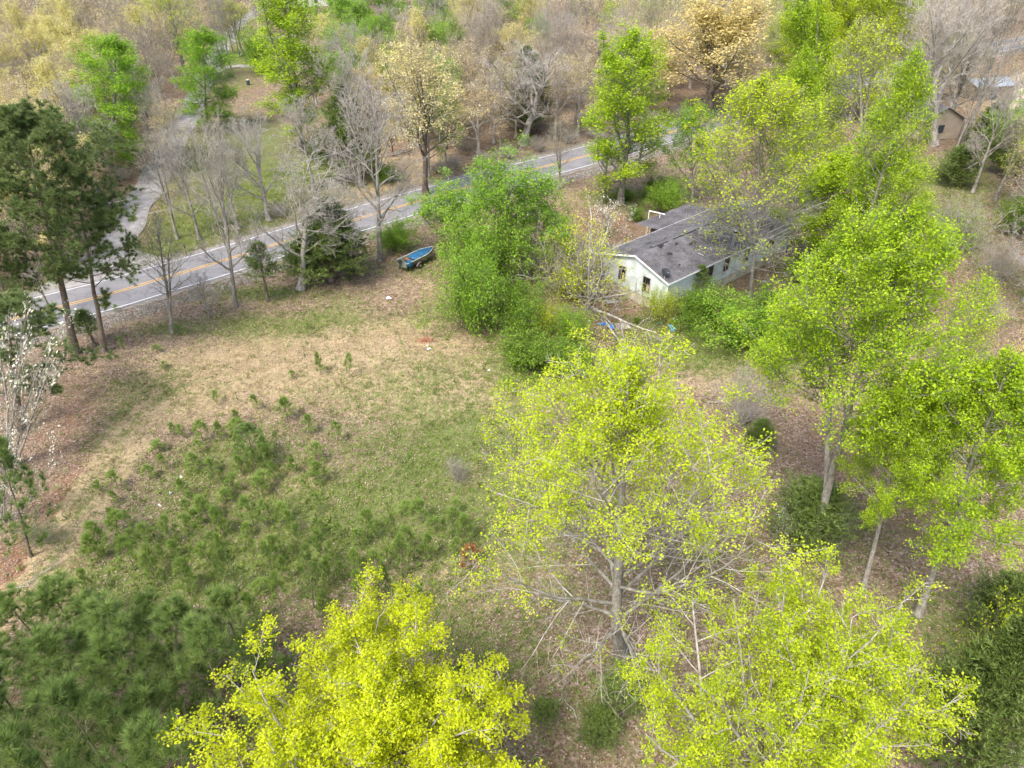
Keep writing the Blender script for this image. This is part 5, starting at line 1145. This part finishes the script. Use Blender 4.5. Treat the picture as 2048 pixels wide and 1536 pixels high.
# green clump beside the boat
tree_fit('green', 'tree', 1015, 545, 930, 1115, 288, 'uppermost green tree of the clump beside the boat', 'tree', rz=1)
tree_fit('green', 'tree', 905, 520, 825, 985, 355, 'green tree leaning over the bow of the boat', 'tree', rz=2)
tree('green', 'tree', 1075, 560, 400, 160, 'green tree on the right of the clump, under the yellow sprays', rz=4)
tree('shrub_gr', 'tree', 940, 655, 500, 180, 'low round green tree at the front left of the clump', rz=1)
tree('shrub_mid', 'shrub', 1030, 665, 560, 170, 'dark leafy shrub in the front middle of the clump', 'shrub')
tree('shrub_gr', 'tree', 985, 580, 410, 190, 'dense green tree in the centre of the clump', rz=3)
tree('shrub_y', 'shrub', 1090, 672, 600, 110, 'yellow green shrub at the front right of the clump', 'shrub')
tree('shrub_gr', 'shrub', 1140, 680, 615, 90, 'bright green shrub left of the torn blue tarp', 'shrub', rz=2)
tree('shrub', 'shrub', 1055, 730, 672, 190, 'low brambly shrub below the green clump', 'shrub')
tree('shrub', 'shrub', 1140, 745, 690, 150, 'low leafy bramble below the torn blue tarp', 'shrub', rz=2)
tree_fit('broken', 'broken_tree', 1178, 606, 1040, 1290, 395, 'storm broken grey limbed tree with yellow tufts by the end of the mobile home', 'tree', rz=.5)
tree('broken', 'broken_tree', 1120, 585, 430, 230, 'grey limbed tree with yellow tufts between the green clump and the broken one', rz=3)
tree('shrub_y', 'shrub', 1135, 600, 520, 90, 'yellow tufted bush beneath the broken tree', 'shrub', rz=2)
tree('dogwood', 'dogwood_tree', 1210, 470, 388, 110, 'white flowered dogwood behind the broken tree', rz=2)
tree('barecol', 'bare_tree', 1117, 378, 240, 80, 'slim bare tree on the near road bank beside the green clump')
tree('bare', 'bare_tree', 1208, 384, 255, 120, 'squat dark bare tree with level limbs beside the tall lime tree', rz=1)
tree_fit('tulipF', 'tulip_tree', 1240, 408, 1180, 1332, 65, 'tall lime green tree standing alone between the road and the mobile home', 'tree', rz=0.0)
tree('barecol', 'bare_tree', 1277, 350, 215, 70, 'thin grey stem right of the lone tall lime tree')
tree_fit('green2', 'tree', 1385, 408, 1335, 1432, 210, 'narrow mid green tree at the roadside behind the mobile home', 'tree', rz=2)
tree('shrub_gr', 'shrub', 1335, 425, 360, 100, 'green shrub behind the rear corner of the mobile home', 'shrub')
tree('shrub', 'shrub', 1250, 400, 378, 60, 'low shrub at the foot of the lone tall lime tree', 'shrub', rz=1)
tree('shrub_mid', 'shrub', 1310, 395, 355, 70, 'dark green shrub on the road bank behind the mobile home', 'shrub', rz=1)
tree('shrub_mid', 'shrub', 1270, 440, 412, 50, 'small green shrub left of the rear white rail', 'shrub', rz=2)
# around the mobile home
tree_fit('sparse_high', 'tree', 1500, 605, 1392, 1640, 160, 'airy yellow green tree whose grey limbs spread across the mobile home roof', 'tree', rz=.4)
tree_fit('tulipG', 'tulip_tree', 1690, 600, 1665, 1858, 110, 'tallest bright green tree right of the mobile home', 'tree', rz=1)
tree_fit('tulipG', 'tulip_tree', 1585, 500, 1545, 1645, 108, 'bright green treetop behind the airy tree over the roof', 'tree', rz=3)
tree_fit('sparse', 'tree', 1740, 480, 1625, 1815, 45, 'airy yellow tree behind the tallest bright green one', 'tree', rz=5)
tree_fit('tulipF', 'tulip_tree', 1630, 420, 1560, 1680, -10, 'yellow green tree behind the end of the mobile home', 'tree', rz=2)
tree_fit('tulipG', 'tulip_tree', 1790, 560, 1700, 1860, 290, 'bright green tree filling in right of the tallest one', 'tree', rz=4)
tree_fit('tulipF', 'tulip_tree', 1665, 545, 1600, 1740, 300, 'lime green tree close behind the mobile home end', 'tree', rz=4)
tree('shrub_gr', 'shrub', 1490, 690, 598, 230, 'large spreading green shrub below the long wall', 'shrub')
tree('shrub_mid', 'shrub', 1408, 645, 582, 160, 'darker shrub against the long wall near the white bag', 'shrub')
tree('shrub_mid', 'shrub', 1560, 670, 585, 170, 'green shrub under the big lime green tree by the wall', 'shrub', rz=2)
tree('shrub_gr', 'shrub', 1590, 560, 515, 90, 'green shrub at the far end of the long wall', 'shrub', rz=1)
tree('cedar_thin', 'cedar_tree', 1392, 600, 530, 50, 'brown green vine covered stem against the wall by the near corner', 'cedar')
tree('shrub_y', 'shrub', 1312, 645, 572, 100, 'light green sapling in front of the gable wall', 'shrub', rz=3)
tree('shrub', 'shrub', 1273, 646, 634, 16, 'tiny green tuft on the leaves in front of the gable wall', 'shrub')
# right hand side behind
tree('brush_gr', 'shrub', 1920, 500, 395, 170, 'brownish half leafed thicket right of the tallest bright green tree', 'shrub')
tree('brush', 'brush', 1990, 560, 480, 130, 'bare brown brush below the half leafed thicket', 'shrub')
tree('brush_gr', 'shrub', 1860, 480, 400, 110, 'half leafed brush touching the tallest bright green tree', 'shrub', rz=2)
tree('shrub', 'shrub', 2020, 470, 390, 90, 'green shrub on the slope at the right edge', 'shrub')
tree('brush', 'brush', 1960, 650, 590, 110, 'low bare brush between the thicket and the orange tree', 'shrub', rz=2)
tree('cedar2', 'cedar_tree', 1905, 370, 290, 90, 'dark cedar beneath the leaning pale trunks', 'cedar')
tree('cedar2', 'cedar_tree', 2010, 350, 235, 110, 'dark cedar behind the light green tree at the right edge', 'cedar', rz=2)
tree('cedar', 'cedar_tree', 1965, 300, 200, 80, 'dark cedar right of the blue grey shed front', 'cedar', rz=3)
tree_fit('green', 'tree', 2035, 330, 1950, 2080, 195, 'pale green leafed tree cut by the right edge', 'tree', rz=1)
tree_fit('bare2', 'bare_tree', 1868, 290, 1800, 1990, -40, 'thickest of the tall bare trees before the tan house', 'tree', rz=1)
tree('bare', 'bare_tree', 1885, 275, -40, 150, 'tall bare tree just right of the thickest one', rz=3)
tree('barecol', 'bare_tree', 1925, 290, -40, 120, 'tall bare tree before the blue grey shed')
tree('barecol', 'bare_tree', 1905, 318, 90, 60, 'slender leaning pale trunk below the shed')
tree('bare', 'bare_tree', 1945, 385, 140, 120, 'bare tree standing in the dark cedars on the right', rz=5)
tree('barecol', 'bare_tree', 1990, 400, 180, 90, 'thin budding tree near the right edge')
tree('ochre', 'tree', 2030, 245, 40, 120, 'ochre budded tree beyond the pale yard at the right edge', rz=4)
# ------------------------------------------------------------------ beyond the road, lawn and drives
LN = [('barecol', 355, 478, 265, 110, 'bare tree on the lawn nearest the lane'), ('bare', 400, 478, 245, 130, 'bare tree second from the lane on the lawn'), ('barecol', 477, 458, 250, 120, 'bare tree in the middle of the lawn'), ('bare2', 538, 440, 210, 190, 'wide bare tree on the lawn left of the dark cedar'),
      ('bare', 628, 382, 190, 150, 'bare tree at the back of the lawn'), ('bare', 350, 340, 170, 110, 'clustered dark stems beside the lane bend'), ('ochre', 365, 348, 180, 110, 'olive budded tree beside the lane bend')]
for i, (k, bx, by, ty, wp, lb) in enumerate(LN): tree(k, 'bare_tree', bx, by, ty, wp * .9, lb, 'tree', None, rz=i * 1.3)
tree_fit('tulipE', 'tulip_tree', 222, 338, 172, 315, 75, 'bright green tree standing against the brown wood left of the lane', 'tree', rz=0)
tree_fit('tulipE', 'tulip_tree', 412, 262, 358, 468, 62, 'bright green tree beside the lane above the lawn', 'tree', rz=3)
tree_fit('tulipF', 'tulip_tree', 602, 300, 515, 655, -20, 'tall lime green tree behind the dark barrel', 'tree', rz=1)
tree('sparse', 'tree', 375, 165, -40, 150, 'pale lime tree behind the lane at the top edge', rz=1)
tree('shrub_gr', 'tree', 520, 145, 50, 80, 'small lime green tree in the yard between the drives', rz=2)
tree_fit('cream', 'cream_tree', 852, 390, 765, 935, 85, 'cream and yellow leafed tree on the far edge of the road', 'tree', rz=0.0)
tree('cream', 'cream_tree', 787, 312, 235, 50, 'small cream flowered tree left of the big cream one', rz=2)
tree('orange', 'tree', 745, 270, 130, 90, 'pale orange budded tree behind the dark cedar', rz=2)
tree_fit('cedar', 'cedar_tree', 700, 362, 640, 745, 168, 'tall dark cedar across the road behind bare limbs', 'cedar', rz=0.0)
tree('bare', 'bare_tree', 722, 372, 90, 150, 'bare tree in front of the tall dark cedar across the road', rz=4)
tree('shrub_mid', 'shrub', 770, 362, 325, 80, 'low green shrub right of the tall dark cedar', 'shrub')
tree_fit('bare2', 'bare_tree', 1045, 290, 955, 1165, 85, 'white limbed spreading bare tree across the road', 'tree', rz=4)
tree('cedar', 'cedar_tree', 1050, 262, 95, 120, 'dark cedar behind the white limbed bare tree', 'cedar', rz=1)
tree_fit('orange', 'oak_tree', 1420, 235, 1315, 1530, -10, 'big golden tan oak beyond the road', 'tree', rz=1)
tree('ochre', 'tree', 1460, 232, 90, 150, 'brown budded tree below the big golden oak', rz=2)
tree('ochre', 'tree', 1155, 270, 90, 120, 'ochre budded tree right of the white limbed bare tree', rz=2)
tree('ybud', 'tree', 1130, 215, 110, 80, 'yellow budded tree beyond the road behind the ochre one', rz=2)
GT = [('green2', 690, 118, -30, 130, 'fresh green tree right of the white house'), ('green2', 770, 112, -35, 130, 'fresh green tree left of the far drive'), ('green', 720, 140, 20, 110, 'lower fresh green tree above the bare cedar group'), ('green2', 868, 95, -40, 110, 'fresh green tree right of the far drive'),
      ('green', 850, 80, 10, 70, 'small green tree touching the far drive'), ('green2', 955, 70, -40, 90, 'olive green tree at the top edge right of the far drive'), ('green2', 1050, 92, -25, 110, 'fresh green tree alone at the top middle'), ('green2', 1345, 75, -40, 90, 'green tree at the top edge left of the golden oak'),
      ('tulipY', 1585, 250, -5, 150, 'yellow green tree right of the golden oak'), ('tulipY', 1700, 240, -60, 170, 'golden green tree at the top edge behind the airy trees'), ('tulipY', 1630, 190, -60, 120, 'far yellow green tree at the top edge'), ('sparse', 485, 110, 0, 90, 'pale lime tree by the fork of the drives')]
for i, (k, bx, by, ty, wp, lb) in enumerate(GT): tree(k, 'tree', bx, by, ty, wp, lb, 'tree', None, rz=i)
for i, (bx, by) in enumerate(((438, 112), (446, 113), (452, 118), (462, 138), (467, 108), (478, 112))):
    tree('barecol', 'bare_tree', bx, by, -15 + 5 * (i % 3), 36, ORD[i].replace('nearest', 'first') + ' slim dark stem from the left beside the far lane', 'tree', 'slim stems beside the far lane')
# ------------------------------------------------------------------ the wood beyond the road
LAWN = [(262, 470), (300, 560), (430, 515), (640, 455), (830, 380), (820, 300), (760, 262), (640, 262), (560, 230), (520, 190), (430, 200), (372, 300), (330, 345)]
TOPYARD = [(405, 215), (400, 100), (440, 20), (680, 20), (690, 130), (560, 235)]
FARD = [(800, 20), (862, 20), (862, 120), (805, 120)]
LEFTCLR = [(190, 500), (250, 400), (300, 300), (330, 250), (400, 150), (420, 215), (300, 420), (260, 500), (200, 600), (100, 620), (100, 560)]
WR = random.Random(21); pts = []
def wood_ok(x, y):
    px, py = pix(x, y); px, py = float(px), float(py)
    if px < -420 or px > 2350: return None
    rd = float(dist_to(ROAD, np.array([x]), np.array([y]))[0])
    if rd < 6.0: return None
    i = int(np.argmin((ROAD[:, 0] - x) ** 2 + (ROAD[:, 1] - y) ** 2)); T = ROAD[min(i + 1, len(ROAD) - 1)] - ROAD[max(i - 1, 0)]
    north = T[0] * (y - ROAD[i, 1]) - T[1] * (x - ROAD[i, 0]) > 0
    if not north:
        return None if not (px > 1980 and 330 < py < 700 or (1750 < px < 2300 and py < 235 and not (1930 < px < 2100 and 130 < py))) else (px, py)
    for D_, m_ in ((DRIVE, 3.2), (DRIVE2, 2.6), (DRIVE3, 2.6), (DRIVE4, 3), (DRIVE5, 3)):
        if float(dist_to(D_, np.array([x]), np.array([y]))[0]) < m_: return None
    a, b = np.array([px]), np.array([py])
    for pl in (LAWN, TOPYARD, FARD, LEFTCLR):
        if inpoly(a, b, pl)[0]: return None
    return px, py
def kinds_at(px, ty):
    """what grows where: (kind, weight)"""
    if px < 230 and ty > 230: return [('ybud', 5), ('ochre', 3), ('orange', 1), ('rosy', 1)]
    if px < 175: return [('ybud', 5), ('ochre', 2), ('tan', 1), ('rosy', 2)]
    if px < 340: return [('rosy', 5), ('bare', 2), ('ochre', 1), ('ybud', 1)]
    if px < 470: return [('bare', 2), ('rosy', 3), ('ochre', 1), ('tan', 1)]
    if px < 900: return [('rosy', 2), ('bare', 2), ('tan', 1), ('green', 3), ('ybud', 1)]
    if px < 1080: return [('tan', 2), ('ochre', 3), ('rosy', 1), ('bare', 1), ('green', 1), ('ybud', 1)]
    if px < 1230: return [('rosy', 4), ('bare', 3), ('tan', 2), ('ochre', 1)]
    if px < 1500: return [('ochre', 3), ('tan', 2), ('rosy', 1), ('bare', 1), ('ybud', 2)]
    if px < 1800: return [('sparse', 3), ('ochre', 2), ('bare', 1), ('green', 1)]
    return [('bare', 3), ('tan', 2), ('ochre', 2), ('sparse', 1), ('rosy', 2)]
LOOK = {'ybud': 'yellow budded tree', 'ochre': 'ochre budded tree', 'orange': 'orange budded tree', 'rosy': 'bare brown tree', 'tan': 'tan budded tree', 'bare': 'bare grey tree', 'green': 'fresh green tree', 'sparse': 'airy lime green tree'}
def place_name(px, y):
    d = 'near the road' if y < 112 else 'in the middle rows' if y < 145 else 'in the far rows'
    s = 'of the wood left of the lane' if px < 400 else 'of the wood between lane and far drive' if px < 830 else 'of the wood behind the white limbed tree' if px < 1250 else 'of the wood around the golden oak' if px < 1700 else 'of the wood on the right'
    return d + ' ' + s
TXY = np.array([(t[0], t[1]) for t in TREES])
cand = []
y = 62.0
while y < 192:
    st = 5.6 if y < 120 else 6.6 if y < 150 else 8.2
    x = -150.0
    while x < 170:
        xx, yy = x + WR.uniform(-.4, .4) * st, y + WR.uniform(-.4, .4) * st
        if abs(xx) < (yy * _c + 28) * .80 + 4:
            ok = wood_ok(xx, yy)
            if ok and (((TXY - (xx, yy)) ** 2).sum(1).min() > 9.5): cand.append((xx, yy, ok))
        x += st
    y += st * .9
print('wood trees', len(cand))
WR.shuffle(cand); cand = sorted(cand, key=lambda c: c[1])
WI = []
for xx, yy, (px, py) in cand[:296]:
    h = WR.uniform(10.5, 15.5); rad = WR.uniform(3.0, 4.8)
    tp = pix(xx, yy, h)
    ks = kinds_at(px, tp[1]); k = WR.choices([a for a, _ in ks], [b for _, b in ks])[0]
    if k == 'green': rad *= .8
    WI.append((place(k, 'tree' if k not in ('bare', 'rosy') else 'bare_tree', xx, yy, h, rad, LOOK[k], 'tree', 'trees of the wood beyond the road'), LOOK[k], xx, yy))
label_by_landmark(WI, mk([('the bright green tree left of the lane', 222, 338), ('the tallest left edge pine', 150, 705), ('the bright green tree beside the lane', 412, 262), ('the pale lime tree at the top', 375, 165), ('the lime green tree behind the barrel', 602, 300), ('the big cream tree', 852, 390), ('the tall dark cedar across the road', 700, 362),
    ('the white limbed bare tree', 1045, 290), ('the far drive', 828, 70), ('the fresh green tree alone at top', 1050, 92), ('the lone tall lime tree', 1240, 408), ('the big golden tan oak', 1420, 235), ('the yellow green tree by the oak', 1580, 250), ('the tan walled house', 1838, 262), ('the blue grey shed roof', 1962, 192), ('the lane at the far left', 20, 420), ('the slim stems by the far lane', 455, 115)]))
# understory brush along the wood edge and on the slopes
BRS = [(905, 335), (960, 330), (1010, 315), (1075, 300), (1140, 285), (1190, 275), (1250, 262), (1300, 250), (1350, 235), (640, 420), (560, 432), (930, 300), (880, 345), (1400, 222), (260, 300), (240, 360), (210, 420), (170, 480), (130, 520), (60, 560), (1100, 270), (1170, 250), (300, 280)]
BI = []
for i, (bx, by) in enumerate(BRS):
    c = at(bx, by); BI.append((tree('brush', 'brush', bx, by, by - 28, 75, 'brush', 'shrub', 'bare brush along the wood edge', rz=i), 'bare roadside brush', c[0], c[1]))
label_by_landmark(BI, mk([('the big cream tree', 852, 390), ('the white limbed bare tree', 1045, 290), ('the lone tall lime tree', 1240, 408), ('the big golden tan oak', 1420, 235), ('the tall dark cedar across the road', 700, 362), ('the bright green tree left of the lane', 222, 338), ('the tallest left edge pine', 150, 705)]))
# ------------------------------------------------------------------ the far wood, one mass
def far_wood():
    r = np.random.default_rng(77); xs = []; 
    rest = [(c[0], c[1]) for c in cand[296:]]
    y = 190.0
    while y < 330:
        x = -190.0
        while x < 210:
            xx, yy = x + r.uniform(-4, 4), y + r.uniform(-4, 4)
            if abs(xx) < (yy * _c + 28) * .78 + 4 and float(dist_to(ROAD, np.array([xx]), np.array([yy]))[0]) > 7 and all(float(dist_to(D_, np.array([xx]), np.array([yy]))[0]) > 4 for D_ in (DRIVE, DRIVE2, DRIVE3, DRIVE4)) and not (-60 < xx < -42 and 225 > yy): rest.append((xx, yy))
            x += 9.5
        y += 9.0
    print('far wood', len(rest))
    V, Q, W, o, mi = [], [], [], 0, []; WV, WQ, wo = [], [], 0
    mats = [LF_OCH, LF_TAN, LF_YBUD, LF_FGRN, LF_LIME]
    for xx, yy in rest:
        h = r.uniform(11, 16); R_ = r.uniform(3.2, 5); px = float(pix(xx, yy, h)[0])
        P0 = np.zeros((1, 6, 3)); P0[0, :, 2] = np.linspace(0, h * .6, 6); P0[0, :, 0] = xx; P0[0, :, 1] = yy
        a = grow(r, P0, np.full((1, 6), .18), 9, .4, 1, lambda t, pl: R_ * 1.1 + h * .15 * t, lambda t: 65 - 45 * t, .4, .1, 5, .6, .04)
        b = grow(r, a[0], a[1], 7, .2, 1, lambda t, pl: pl * .4, lambda t: 45 + 0 * t, .2, .15, 4, .5, .03)
        c = grow(r, b[0], b[1], 5, .2, 1, lambda t, pl: pl * .5, lambda t: 45 + 0 * t, .2, .15, 3, .5, .025)
        v, q = join_tubes([(P0, np.full((1, 6), .18), 5), (a[0], a[1], 3), (b[0], b[1], 3), (c[0], c[1], 3)]); WV.append(v); WQ.append(q + wo); wo += len(v)
        k = r.choice(5, p=[.25, .3, .2, .15, .1] if 600 < px else [.3, .2, .45, .05, 0]) if r.random() < .6 else -1
        if k >= 0:
            pos, tan, idx = along(r, c[0], 3 if k < 3 else 5, .3, 1.1, .3); v, q, val = leaves(r, pos, .32, .5, r.random(len(c[0]))[idx]); V.append(v); Q.append(q + o); o += len(v); W.append(val); mi.append(np.full(len(q), k))
    v = np.concatenate(WV); q = np.concatenate(WQ); me = mesh_from('far_wood', np.concatenate([v, np.concatenate(V)]), np.concatenate([q, np.concatenate(Q) + len(v)]), np.full(len(q) + sum(len(z) for z in Q), 4), None, np.concatenate([np.full(len(q), .5)] + W))
    for m_ in [BK_TWIG] + mats: me.materials.append(m_)
    me.polygons.foreach_set('material_index', np.concatenate([np.zeros(len(q), np.int32), np.concatenate(mi).astype(np.int32) + 1]))
    tag(obj('woodland', me), 'distant mixed spring woodland filling the top of the view', 'woodland', kind='stuff')
far_wood()
# fallen branches
def fallen(px, py, L_, rz, seed, label, mat=BK_PALE, r=.05):
    rg = np.random.default_rng(seed); c = at(px, py); P = np.zeros((1, 7, 3)); P[0, :, 0] = np.linspace(0, L_, 7); P[0, :, 1] = np.cumsum(rg.normal(0, .12, 7)); P[0, :, 2] = r + .05 + .1 * rg.random(7)
    Rd = np.linspace(r, r * .3, 7)[None]
    a = grow(rg, P, Rd, 6, .25, 1, lambda t, pl: pl * .4, lambda t: 45 + 0 * t, .05, .15, 4, .6, .012); a[0][..., 2] = np.abs(a[0][..., 2]) * .6 + .02
    b = grow(rg, a[0], a[1], 4, .3, 1, lambda t, pl: pl * .4, lambda t: 45 + 0 * t, .05, .15, 3, .6, .009); b[0][..., 2] = np.abs(b[0][..., 2]) * .7 + .02
    v, q = join_tubes([(P, Rd, 6), (a[0], a[1], 4), (b[0], b[1], 3)]); o = obj('fallen_branch', mesh_from('fallen_branch', v, q, np.full(len(q), 4), mat)); o.location = (c[0], c[1], 0); o.rotation_euler = (0, 0, rz)
    tag(o, label, 'branch')
fallen(8, 1200, 3.2, .9, 1, 'forked pale branch lying by the dirt track at the left edge')
fallen(168, 706, 1.3, .15, 2, 'short pale branch lying at the foot of the roadside pines', r=.06)
fallen(1360, 1260, 3.0, 2.4, 3, 'thin grey branch on the leaves right of the thick trunk', BK_GREY, .03)
fallen(1150, 1440, 2.6, 1.9, 4, 'thin pale branch on the leaves left of the thick trunk', BK_PALE, .03)
